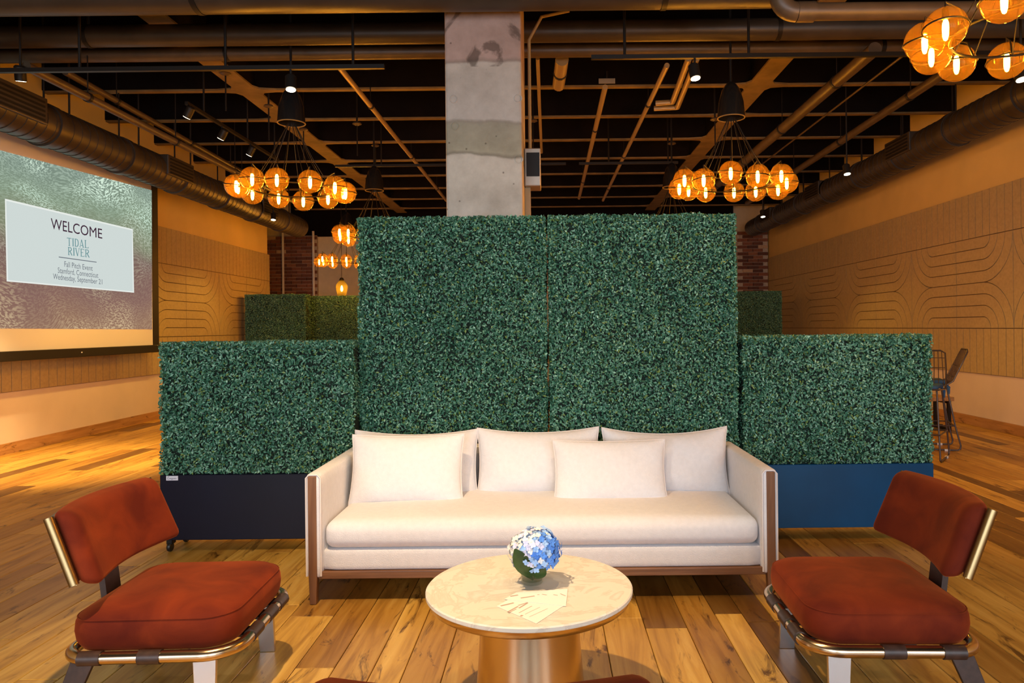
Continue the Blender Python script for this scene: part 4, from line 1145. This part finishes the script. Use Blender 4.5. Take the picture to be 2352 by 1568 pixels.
# ------------------------------------------------------------------ velvet lounge chairs
def rounded_outline(hx_, hy_, rf, rb, n=8):
    """x forward; front corners radius rf, back corners rb"""
    pts = []
    for cx, cy, r, a0 in ((hx_ - rf, hy_ - rf, rf, 0), (-hx_ + rb, hy_ - rb, rb, 90), (-hx_ + rb, -hy_ + rb, rb, 180), (hx_ - rf, -hy_ + rf, rf, 270)):
        for k in range(n + 1):
            a = math.radians(a0 + 90 * k / n)
            pts.append((cx + r * math.cos(a), cy + r * math.sin(a)))
    return pts
def make_chair(label):
    t = thing('lounge_chair', label, 'armchair', (0, 0, 0), 0, 'rust velvet lounge chairs')
    hx_, hy_ = 0.285, 0.300
    ZT = 0.258
    ol = rounded_outline(hx_, hy_, 0.11, 0.09, 8)
    # seat cushion : stacked outlines
    prof = [(0.0, 0.0), (0.88, 0.0), (0.935, 0.008), (0.985, 0.035), (1.0, 0.070), (0.992, 0.100), (0.965, 0.118), (0.90, 0.132), (0.75, 0.147), (0.5, 0.156), (0.25, 0.160), (0.0, 0.161)]
    bm = bmesh.new(); rings = []
    for s, z in prof:
        if s == 0: rings.append([bm.verts.new((0, 0, z))])
        else: rings.append([bm.verts.new((px_ * s, py_ * s, z)) for px_, py_ in ol])
    n = len(ol)
    for A, B in zip(rings, rings[1:]):
        for k in range(n):
            k2 = (k + 1) % n
            if len(A) == 1: bm.faces.new((A[0], B[k2], B[k]))
            elif len(B) == 1: bm.faces.new((A[k], A[k2], B[0]))
            else: bm.faces.new((A[k], A[k2], B[k2], B[k]))
    sc_ = obj('seat_cushion', bm, 'velvet', t, smooth='all', loc=(0, 0, ZT + 0.006))
    obj('seam', TB([(px_ * 0.974, py_ * 0.974, 0.1155) for px_, py_ in ol], 0.0022, 6, closed=True), 'velvet', sc_, smooth=True)
    # tube frame round the seat
    ol2 = rounded_outline(hx_ + 0.008, hy_ + 0.008, 0.12, 0.10, 10)
    obj('tube_frame', TB([(a, b, ZT) for a, b in ol2], 0.021, 16, closed=True), 'bronze', t, smooth='all')
    # leather straps wrapped over the tube
    for k in range(3):
        xx = -0.19 + k * 0.15 if k < 2 else 0.0
        if k == 2: continue
        for s in (-1, 1):
            obj('leather_strap', TB([(xx - 0.034 + (0.05 if k else 0), s * (hy_ + 0.008), ZT), (xx + 0.040 + (0.05 if k else 0), s * (hy_ + 0.008), ZT)], 0.0245, 14), 'leather', t, smooth=True)
    for yy in (-0.115, 0.045, 0.165):
        obj('leather_strap', TB([(hx_ + 0.008, yy - 0.042, ZT), (hx_ + 0.008, yy + 0.042, ZT)], 0.0245, 14), 'leather', t, smooth=True)
    bm = bmesh.new()
    for yy in (-0.115, 0.045, 0.165): box(bm, -hx_, hx_, yy - 0.04, yy + 0.04, ZT - 0.004, ZT + 0.004)
    obj('web_straps', bm, 'leather', t)
    # flat bar legs, splayed
    for sx, sy in ((1, 1), (1, -1), (-1, 1), (-1, -1)):
        bm = bmesh.new()
        x0_, y0_ = sx * (hx_ - (0.10 if sx > 0 else 0.06)), sy * (hy_ - 0.02)
        x1_, y1_ = sx * (hx_ + (-0.09 if sx > 0 else 0.035)), sy * (hy_ + 0.0)
        hwd, th = 0.040, 0.009
        vs = []
        for (cx, cy, z, w) in ((x1_, y1_, 0.0, hwd * 0.78), (x0_, y0_, ZT - 0.015, hwd)):
            for dx, dy in ((-w, -th), (w, -th), (w, th), (-w, th)): vs.append(bm.verts.new((cx + dx, cy + dy, z)))
        for f in ((0, 3, 2, 1), (4, 5, 6, 7), (0, 1, 5, 4), (1, 2, 6, 5), (2, 3, 7, 6), (3, 0, 4, 7)): bm.faces.new([vs[i] for i in f])
        obj('leg', bm, 'steel' if sx > 0 else 'leather', t, bevel=0.002)
    # back support plank
    bm = bmesh.new()
    path = [(-0.16, 0.225), (-0.265, 0.24), (-0.285, 0.34), (-0.31, 0.55), (-0.325, 0.66)]
    for i in range(len(path) - 1):
        (xa_, za), (xb_, zb) = path[i], path[i + 1]
        dx, dz = xb_ - xa_, zb - za; l = math.hypot(dx, dz); nx, nz = -dz / l * 0.011, dx / l * 0.011
        prism(bm, [(xa_ - nx, za - nz), (xb_ - nx, zb - nz), (xb_ + nx, zb + nz), (xa_ + nx, za + nz)], -0.048, 0.048, lambda u, v, d: (u, d, v))
    obj('back_support', bm, 'leather', t)
    # backrest: curved padded panel leaning back with a bronze shell
    zb, zt_ = 0.505, 0.755
    lean = 0.38
    half = 0.315
    def curve(sv, depth, z):      # sv in -1..1 across, depth out of the front face
        Rr = 0.74; a = sv * half / Rr
        x_ = -0.250 + (1 - math.cos(a)) * Rr * 1.0
        y_ = Rr * math.sin(a)
        return Vector((x_ + depth * math.cos(a) - (z - zb) * lean, y_ - depth * math.sin(a), z - depth * 0.15))
    def pad(q):
        sv, dz, dp = q.y / half, q.z, q.x
        # wider at the top than at the bottom
        wid = 1.0 - 0.02 * (dz / ((zt_ - zb) / 2))
        puff = 0.014 * (1 - min(1, abs(sv)) ** 4) if dp > 0 else 0
        return curve(sv * wid, dp + puff, (zb + zt_) / 2 + dz)
    br = obj('backrest', grid_box(0.036, half, (zt_ - zb) / 2, 0.032, 22, pad), 'velvet', t, smooth='all')
    bm = bmesh.new(); N = 20
    R0, R1 = [], []
    for dp, lst in ((-0.039, R0), (-0.056, R1)):
        for z in (zb + 0.004, zt_ - 0.030):
            wid = 1.0 - 0.02 * ((z - (zb + zt_) / 2) / ((zt_ - zb) / 2))
            lst.append([bm.verts.new(curve((-1 + 2 * k / N) * wid * 1.0, dp, z)) for k in range(N + 1)])
    for k in range(N):
        bm.faces.new((R0[0][k], R0[0][k + 1], R0[1][k + 1], R0[1][k])); bm.faces.new((R1[0][k], R1[1][k], R1[1][k + 1], R1[0][k + 1]))
        bm.faces.new((R0[0][k], R1[0][k], R1[0][k + 1], R0[0][k + 1])); bm.faces.new((R0[1][k], R0[1][k + 1], R1[1][k + 1], R1[1][k]))
    for k in (0, N): bm.faces.new((R0[0][k], R0[1][k], R1[1][k], R1[0][k]))
    obj('shell', bm, 'brass_shell', br, smooth=True)
    for s in (-1, 1):
        pts = [curve(s * (1.0 - 0.02 * ((z - (zb + zt_) / 2) / ((zt_ - zb) / 2))), -0.046, z) for z in (zb + 0.004, (zb + zt_) / 2, zt_ - 0.020)]
        obj('end_trim', TB(pts, 0.016, 10), 'brass_shell', br, smooth=True)
    return t
ch1 = make_chair('rust-orange velvet lounge chair on the screen side of the marble table')
ch1.location = (-1.395, 2.765, 0); ch1.rotation_euler = (0, 0, math.radians(2))
ch2 = copy_tree(ch1); ch2['label'] = 'dark red velvet lounge chair on the bar stool side of the marble table'
ch2.location = (1.185, 2.745, 0); ch2.rotation_euler = (0, 0, math.radians(180 - 2))
ch3 = copy_tree(ch1); ch3['label'] = 'rust velvet lounge chair facing the sofa, only its backrest top showing'
ch3.location = (-0.125, 1.556, 0); ch3.rotation_euler = (0, 0, math.radians(90))

# ------------------------------------------------------------------ coffee table
TCX, TCY, TZT = -0.075, 2.57, 0.45
TR = 0.367
ct = thing('coffee_table', 'round marble-topped table on a brushed bronze pedestal', 'coffee table', (TCX, TCY, 0))
obj('marble_top', LT([(0, TZT - 0.018), (TR - 0.003, TZT - 0.018), (TR, TZT - 0.015), (TR, TZT - 0.004), (TR - 0.004, TZT), (0, TZT)], 96), 'marble', ct, smooth=True)
obj('metal_band', LT([(0, TZT - 0.046), (TR - 0.022, TZT - 0.046), (TR - 0.012, TZT - 0.040), (TR - 0.005, TZT - 0.0185), (0, TZT - 0.0185)], 96), 'bronze', ct, smooth=True)
obj('pedestal', LT([(0, 0), (0.215, 0), (0.215, 0.012), (0.20, 0.03), (0.19, 0.12), (0.180, 0.25), (0.176, 0.34), (0.178, 0.385), (0.20, 0.398), (0.235, TZT - 0.0462), (0, TZT - 0.0462)], 72), 'bronze', ct, smooth=True)

# vase and hydrangea
vp = at_z(1222, 1338, TZT)
vase = thing('glass_vase', 'small clear glass vase on the marble table', 'vase', (vp.x, vp.y, TZT + 0.0008))
obj('glass', LT([(0, 0), (0.036, 0), (0.041, 0.006), (0.042, 0.030), (0.040, 0.072), (0.037, 0.072), (0.039, 0.030), (0.037, 0.012), (0, 0.010)], 32), 'clear_glass', vase, smooth=True)
obj('water', LT([(0, 0.0105), (0.0365, 0.0125), (0.0385, 0.03), (0.0375, 0.045), (0, 0.045)], 28), 'clear_glass', vase, smooth=True)
fl = thing('hydrangea', 'blue and white hydrangea head with dark leaves in the glass vase', 'flower', (vp.x, vp.y, TZT + 0.013))
FC = at_y(1229, 1262, vp.y) - Vector((vp.x, vp.y, TZT + 0.013))
FR = 0.089
obj('stem', TB([(0.0, 0, 0.0), (0.003, 0, 0.05), (FC.x, FC.y, FC.z)], 0.006, 8), 'stem_green', fl, smooth=True)
def floret_me(mat):
    bm = bmesh.new()
    for k in range(4):
        a = k * PI / 2 + 0.2
        ca, sa = math.cos(a), math.sin(a)
        def P(u, v, w): return (u * ca - v * sa, u * sa + v * ca, w)
        vs = [bm.verts.new(P(*q)) for q in ((0, 0, 0), (0.007, -0.0065, 0.002), (0.0135, -0.004, 0.003), (0.0145, 0.0, 0.0015), (0.0135, 0.004, 0.003), (0.007, 0.0065, 0.002))]
        bm.faces.new(vs)
    me = bpy.data.meshes.new('floret'); bm.to_mesh(me); bm.free(); me.materials.append(MATS[mat]); return me
FM = {m: floret_me(m) for m in ('petal_blue', 'petal_sky', 'petal_lilac', 'petal_white')}
frn = random.Random(21)
NFL = 290
for i in range(NFL):
    zz = 1 - 2 * (i + 0.5) / NFL; rr_ = math.sqrt(1 - zz * zz); a = i * 2.399963
    n = Vector((rr_ * math.cos(a), rr_ * math.sin(a), zz))
    if n.z < -0.72: continue
    d = n.x * 0.9 - n.z * 0.35 + frn.uniform(-0.45, 0.45)
    m = 'petal_white' if d < -0.55 else 'petal_lilac' if d < -0.18 else 'petal_sky' if d < 0.22 else 'petal_blue'
    if frn.random() < 0.13: m = 'petal_white'
    o = bpy.data.objects.new('floret', FM[m]); COL.objects.link(o); o.parent = fl
    o.location = FC + Vector((n.x, n.y, n.z * 0.82)) * (FR * frn.uniform(0.88, 1.10)); o.scale = (0.85,) * 3
    n2 = (n + Vector((frn.uniform(-.35, .35), frn.uniform(-.35, .35), frn.uniform(-.35, .35)))).normalized()
    o.rotation_mode = 'QUATERNION'; o.rotation_quaternion = n2.to_track_quat('Z', 'Y') @ Matrix.Rotation(frn.uniform(0, 3), 3, 'Z').to_quaternion()
obj('flower_core', LT([(FR * 0.88 * math.sin(PI * k / 12), FC.z - FR * 0.70 * math.cos(PI * k / 12)) for k in range(13)], 20, (FC.x, FC.y, 0)), 'petal_sky', fl, smooth=True)
def big_leaf(base, tip, w, bend, side):
    bm = bmesh.new(); base, tip, side = Vector(base), Vector(tip), Vector(side).normalized()
    ax = tip - base; nrm = ax.cross(side).normalized(); rows = []
    for i in range(9):
        t_ = i / 8; ww = w * max(0.08, math.sin(PI * min(1, t_ ** 1.5 * 0.96 + 0.02))) ** 0.9
        c = base + ax * t_ + nrm * bend * math.sin(PI * t_)
        rows.append([bm.verts.new(c + side * ww * s + nrm * abs(s) * ww * 0.25) for s in (-1, -0.5, 0, 0.5, 1)])
    for A, B in zip(rows, rows[1:]):
        for k in range(4): bm.faces.new((A[k], A[k + 1], B[k + 1], B[k]))
    return bm
yf = -0.050
obj('leaf', big_leaf((0.004, -0.02, 0.003), (-0.056, -0.098, 0.140), 0.030, -0.022, (1.0, -0.05, 0.45)), 'leaf_dark', fl, smooth=True)
obj('leaf', big_leaf((0.004, -0.015, 0.006), (0.048, -0.075, 0.066), 0.022, -0.012, (0.8, 0.2, -0.5)), 'leaf_dark', fl, smooth=True)
obj('leaf', big_leaf((0.0, 0.0, 0.016), (0.012, -0.060, 0.085), 0.026, -0.004, (1, 0, 0)), 'leaf_dark', fl, smooth=True)
# printed handout
def sheet(corners, label, marks, zoff):
    pts = [at_z(*c, TZT + zoff) for c in corners]
    c = sum(pts, Vector()) / 4
    t = thing('paper_sheet', label, 'paper', c)
    bm = bmesh.new(); A = [bm.verts.new(p - c) for p in pts]; B = [bm.verts.new(p - c + Vector((0, 0, 0.0006))) for p in pts]
    bm.faces.new(A[::-1]); bm.faces.new(B)
    for i in range(4): bm.faces.new((A[i], A[(i + 1) % 4], B[(i + 1) % 4], B[i]))
    obj('page', bm, 'paper', t)
    bm = bmesh.new()
    for (q0, q1, w) in marks:
        a = at_z(*q0, TZT + zoff + 0.0009) - c; b = at_z(*q1, TZT + zoff + 0.0009) - c
        d = (b - a).normalized(); s_ = d.cross(Vector((0, 0, 1))) * w
        bm.faces.new([bm.verts.new(v) for v in (a - s_, b - s_, b + s_, a + s_)])
    obj('print', bm, 'print_ink', t)
m1 = [((1166, 1405), (1190, 1392), .003), ((1190, 1390), (1212, 1383), .0025), ((1168, 1407), (1186, 1398), .002), ((1192, 1396), (1212, 1384), .003), ((1192, 1407), (1222, 1391), .0015), ((1196, 1415), (1200, 1412), .004), ((1206, 1410), (1240, 1394), .001), ((1216, 1416), (1258, 1397), .001), ((1150, 1391), (1180, 1384), .004)]
sheet(((1140, 1392), (1232, 1432), (1302, 1386), (1204, 1357)), 'printed sheet lying on the marble table before the vase', m1, 0.0008)
m2 = [((1172, 1369), (1190, 1366), .004), ((1196, 1373), (1228, 1368), .0035), ((1234, 1365), (1239, 1365), .002), ((1245, 1364), (1256, 1366), .002), ((1271, 1365), (1281, 1367), .002), ((1287, 1363), (1299, 1368), .002)]
sheet(((1158, 1376), (1300, 1392), (1304, 1352), (1186, 1360)), 'printed sheet partly under the vase shadow on the marble table', m2, 0.0018)

# ------------------------------------------------------------------ projection screen
SXP = -5.86
screen = thing('projection_screen', 'hanging projection screen showing a welcome slide over painted swirls', 'projection screen', (SXP, 8.9, 0))
def sp(px_, py_, off=0.0):
    p = at_x(px_, py_, SXP + off); return p - Vector((SXP, 8.9, 0))
yr = sp(349, 600).y
zb_ = sp(349, 792).z
obj('fabric', BX(-0.004, 0.0, -2.4, yr, zb_, 3.86), 'screen_fabric', screen)
obj('side_border', BX(-0.005, 0.002, yr, yr + 0.17, zb_ - 0.01, 3.86), 'screen_black', screen)
bt = obj('weight_bar', BX(-0.035, 0.03, -2.5, yr + 0.19, zb_ - 0.11, zb_), 'screen_black', screen, bevel=0.008)
obj('housing', BX(-0.12, 0.10, -2.6, yr + 0.3, 3.86, 4.02), 'screen_black', screen, bevel=0.01)
q = sp(182, 806); obj('indicator', BX(0.03, 0.034, q.y - 0.01, q.y + 0.01, zb_ - 0.06, zb_ - 0.045), 'cap_white', bt)
def quad(name, cs, off, mat, uv=None, parent=screen):
    me = bpy.data.meshes.new(name)
    V = [sp(*c) + Vector((off, 0, 0)) for c in cs]
    me.from_pydata([tuple(v) for v in V], [], [(0, 1, 2, 3)])
    if uv:
        l = me.uv_layers.new(name='UVMap')
        for i, u in enumerate(uv): l.data[i].uv = u
    return objm(name, me, mat, parent)
# the projected picture goes on past the photograph's edge: corners bottom-left, bottom-right, top-right, top-left
quad('picture', ((-330, 752), (349, 756), (348, 437), (-330, 258)), 0.003, 'slide_painting', ((-0.9, 0), (1.0, 0), (1.0, 1), (-0.9, 1)))
quad('slide_border', ((14, 646), (307, 672), (304, 526), (10, 456)), 0.006, 'slide_border')
card = [(17, 643), (304, 669), (302, 529), (12.5, 461)]
quad('slide_card', card, 0.008, 'slide_white')
def card_map(u, v, off):
    bl, br, tr_, tl = card
    x_ = (bl[0] * (1 - u) + br[0] * u) * (1 - v) + (tl[0] * (1 - u) + tr_[0] * u) * v
    y_ = (bl[1] * (1 - u) + br[1] * u) * (1 - v) + (tl[1] * (1 - u) + tr_[1] * u) * v
    return sp(x_, y_) + Vector((off, 0, 0))
def card_inv(px_, py_):
    u, v = 0.5, 0.5
    bl, br, tr_, tl = [np.array(c, float) for c in card]
    for _ in range(30):
        P = (bl * (1 - u) + br * u) * (1 - v) + (tl * (1 - u) + tr_ * u) * v
        du = (br - bl) * (1 - v) + (tr_ - tl) * v; dv = (tl * (1 - u) + tr_ * u) - (bl * (1 - u) + br * u)
        d = np.linalg.solve(np.stack([du, dv], 1), np.array((px_, py_)) - P); u += d[0]; v += d[1]
    return u, v
def card_text(txt, pl, pr, hpx, mat):
    """text centred between two pixel points (cap mid height), hpx cap height in photo pixels"""
    V, F = text_polys(txt)
    u0, v0 = card_inv(*pl); u1, v1 = card_inv(*pr)
    vh = hpx / 155.0
    x0, x1 = V[:, 0].min(), V[:, 0].max(); H_ = 0.69
    ym = (V[:, 1].max() + V[:, 1].min()) / 2 if txt.isupper() else V[:, 1].max() - H_ / 2
    me = bpy.data.meshes.new('slide_text')
    P = []
    for x_, y_, _ in V:
        s = (x_ - x0) / (x1 - x0)
        P.append(tuple(card_map(u0 + (u1 - u0) * s, v0 + (v1 - v0) * s + (y_ - ym) / H_ * vh, 0.010)))
    bpy.data.meshes.remove(me)
    # one mesh for each word, split where the letters leave a word space
    sp_ = sorted((min(V[i, 0] for i in f), max(V[i, 0] for i in f)) for f in F)
    cuts, right = [], sp_[0][1]
    for a, b in sp_:
        if a - right > 0.15: cuts.append((a + right) / 2)
        right = max(right, b)
    for w in range(len(cuts) + 1):
        fs = [f for f in F if sum(V[f[0], 0] > c for c in cuts) == w]
        ids = sorted({i for f in fs for i in f}); mp = {i: k for k, i in enumerate(ids)}
        me = bpy.data.meshes.new('slide_text'); me.from_pydata([P[i] for i in ids], [], [[mp[i] for i in f] for f in fs])
        objm('slide_text', me, mat, screen)
card_text('WELCOME', (115, 513), (233, 537), 23, 'slide_plum')
card_text('Fall Pitch Event', (146, 606), (211, 616), 12, 'slide_grey')
card_text('Stamford, Connecticut', (131, 620), (224, 632), 12, 'slide_grey')
card_text('Wednesday, September 21', (120, 634), (233, 647), 12, 'slide_grey')
# art-nouveau serif letters drawn as strokes
def strokes_for(ch):
    T, t = 0.15, 0.07
    return {
        'T': [((.5, 0), (.5, 1), T), ((.02, .97), (.98, .97), t), ((.05, .97), (.05, .86), t), ((.95, .97), (.95, .86), t), ((.32, .02), (.68, .02), t)],
        'I': [((.5, 0), (.5, 1), T * 1.2), ((.25, .98), (.75, .98), t), ((.25, .02), (.75, .02), t)],
        'D': [((.2, 0), (.2, 1), T), ((.05, .97), (.5, .97), t), ((.05, .03), (.5, .03), t), ((.5, .97), (.78, .82), T * .8), ((.78, .82), (.86, .5), T), ((.86, .5), (.78, .18), T), ((.78, .18), (.5, .03), T * .8)],
        'A': [((.12, 0), (.48, 1), t), ((.48, 1), (.86, 0), T), ((.22, .25), (.72, .25), t), ((.0, .02), (.26, .02), t), ((.7, .02), (1, .02), t)],
        'L': [((.25, 0), (.25, 1), T), ((.08, .98), (.45, .98), t), ((.08, .03), (.92, .03), t), ((.92, .03), (.95, .18), t)],
        'R': [((.2, 0), (.2, 1), T), ((.05, .97), (.55, .97), t), ((.55, .97), (.8, .85), T * .8), ((.8, .85), (.8, .65), T), ((.8, .65), (.5, .5), T * .8), ((.2, .5), (.5, .5), t), ((.45, .5), (.9, .0), T), ((.05, .02), (.38, .02), t), ((.85, .02), (1, .02), t)],
        'V': [((.1, 1), (.5, 0), T), ((.5, 0), (.88, 1), t), ((-.02, .98), (.28, .98), t), ((.74, .98), (1.0, .98), t)],
        'E': [((.22, 0), (.22, 1), T), ((.08, .97), (.85, .97), t), ((.22, .52), (.7, .52), t), ((.08, .03), (.9, .03), t), ((.87, .97), (.9, .82), t), ((.9, .03), (.94, .18), t)]}[ch]
def stroke_text(txt, pl, pr, hpx):
    widths = {'I': 0.5}
    tot = sum(widths.get(c, 0.95) for c in txt)
    u0, v0 = card_inv(*pl); u1, v1 = card_inv(*pr); vh = hpx / 155.0
    V, F = [], []; cx = 0.0
    asp = (u1 - u0) / tot / vh
    for c in txt:
        w = widths.get(c, 0.95)
        for (a, b, th) in strokes_for(c):
            A = np.array([a[0] * w * 0.92 + cx, a[1]]); B = np.array([b[0] * w * 0.92 + cx, b[1]])
            d = B - A; d = d / (np.linalg.norm(d) + 1e-9); nn = np.array([-d[1], d[0]]) * th * 0.5
            o = len(V)
            for p in (A - nn, B - nn, B + nn, A + nn):
                s = p[0] / tot
                V.append(tuple(card_map(u0 + (u1 - u0) * s, v0 + (v1 - v0) * s + (p[1] - 0.5) * vh, 0.010)))
            F.append((o, o + 1, o + 2, o + 3))
        cx += w
    me = bpy.data.meshes.new('slide_text'); me.from_pydata(V, [], F); objm('slide_text', me, 'slide_teal', screen)
stroke_text('TIDAL', (152, 554.5), (203, 561.5), 17.5)
stroke_text('RIVER', (154, 576), (204.6, 582.5), 17.5)
u0, v0 = card_inv(133, 590); u1, v1 = card_inv(220, 602)
me = bpy.data.meshes.new('slide_rule'); me.from_pydata([tuple(card_map(u0, v0 - .006, .01)), tuple(card_map(u1, v1 - .006, .01)), tuple(card_map(u1, v1 + .006, .01)), tuple(card_map(u0, v0 + .006, .01))], [], [(0, 1, 2, 3)])
objm('slide_rule', me, 'slide_grey', screen)

# ------------------------------------------------------------------ wire bar stools and bench
def make_stool(label):
    t = thing('bar_stool', label, 'bar stool', (0, 0, 0), 0, 'wire bar stools')
    # local: seat faces -x (back at +x)
    zs, r = 0.70, 0.009
    for s in (-1, 1):
        y = s * 0.21
        y2 = s * 0.17
        obj('sled_leg', TB([(0.13, y2, zs), (0.21, y * 0.97, 0.25), (0.255, y, 0.06), (0.25, y, 0.025), (0.225, y, 0.011), (-0.20, y, 0.011), (-0.235, y, 0.03), (-0.235, y, 0.07), (-0.14, y2, zs)], r, 10), 'stool_wire', t, smooth=True)
        obj('floor_glide', BX(0.10, 0.15, y - 0.014, y + 0.014, 0.0, 0.02), 'cap_white', t)
        obj('stretcher', TB([(0.20, y * 0.97, 0.27), (-0.21, y * 0.97, 0.27)], r * 0.8, 8), 'stool_wire', t, smooth=True)
    obj('foot_rest', TB([(-0.21, -0.205, 0.27), (-0.21, 0.205, 0.27)], r, 8), 'stool_wire', t, smooth=True)
    obj('foot_rest', TB([(0.20, -0.205, 0.27), (0.20, 0.205, 0.27)], r, 8), 'stool_wire', t, smooth=True)
    # seat frame + back frame loop
    fr_ = [(-0.2, -0.20, zs + 0.015), (-0.2, 0.20, zs + 0.015), (0.12, 0.20, zs), (0.19, 0.20, zs + 0.05), (0.26, 0.19, zs + 0.20), (0.335, 0.17, zs + 0.36), (0.34, 0.13, zs + 0.385), (0.34, -0.13, zs + 0.385), (0.335, -0.17, zs + 0.36), (0.26, -0.19, zs + 0.20), (0.19, -0.20, zs + 0.05), (0.12, -0.20, zs)]
    obj('wire_frame', TB(fr_, r, 10, closed=True), 'stool_wire', t, smooth=True)
    for k in range(9):
        f = -0.16 + 0.04 * k
        obj('wire', TB([(-0.2, f * 1.1, zs + 0.015), (0.12, f * 1.1, zs - 0.005), (0.19, f * 1.1, zs + 0.04), (0.26, f, zs + 0.20), (0.338, f * 0.85, zs + 0.382)], 0.0042, 6), 'stool_wire', t)
    for zz, xx, hw in ((zs + 0.09, 0.208, 0.195), (zs + 0.21, 0.265, 0.188), (zs + 0.31, 0.312, 0.176)):
        obj('cross_wire', TB([(xx, -hw, zz), (xx, hw, zz)], 0.0042, 6), 'stool_wire', t)
    obj('seat_pad', grid_box(0.17, 0.185, 0.022, 0.02, 6), 'stool_cushion', t, smooth='all', loc=(-0.03, 0, zs + 0.035))
    for s in (-1, 1):
        obj('pad_tie', TB([(0.12, s * 0.17, zs + 0.02), (0.15, s * 0.185, zs - 0.02), (0.155, s * 0.19, zs - 0.09)], [0.012, 0.018, 0.006], 8), 'stool_cushion', t, smooth=True)
    return t
p = at_z(2150, 1040, 0)
s1 = make_stool('wire bar stool with blue pad, showing its full back beside the hedge end')
f1 = at_z(2218, 1034, 0); s1.location = (f1.x - 0.26, f1.y + 0.22, 0); s1.rotation_euler = (0, 0, math.radians(-19))
s2 = copy_tree(s1); s2['label'] = 'wire bar stool mostly hidden behind the end of the low hedge'
f2 = at_z(2181, 1052, 0); s2.location = (f2.x - 0.26, f2.y + 0.05, 0); s2.rotation_euler = (0, 0, math.radians(52))
bn = thing('side_bench', 'low wooden bench with black metal legs behind the bar stools', 'bench', (4.75, 9.35, 0))
obj('seat_board', BX(-0.55, 0.42, -0.2, 0.2, 0.38, 0.43), 'oak_board', bn, bevel=0.005)
for xx in (-0.5, 0.35):
    bm = bmesh.new()
    for s in (-1, 1): box(bm, xx, xx + 0.04, s * 0.16 - 0.02, s * 0.16 + 0.02, 0, 0.38)
    box(bm, xx, xx + 0.04, -0.16, 0.16, 0.0, 0.035); box(bm, xx, xx + 0.04, -0.16, 0.16, 0.345, 0.38)
    obj('leg_frame', bm, 'black_metal', bn)
obj('stretcher', BX(-0.5, 0.37, -0.02, 0.02, 0.03, 0.06), 'black_metal', bn)
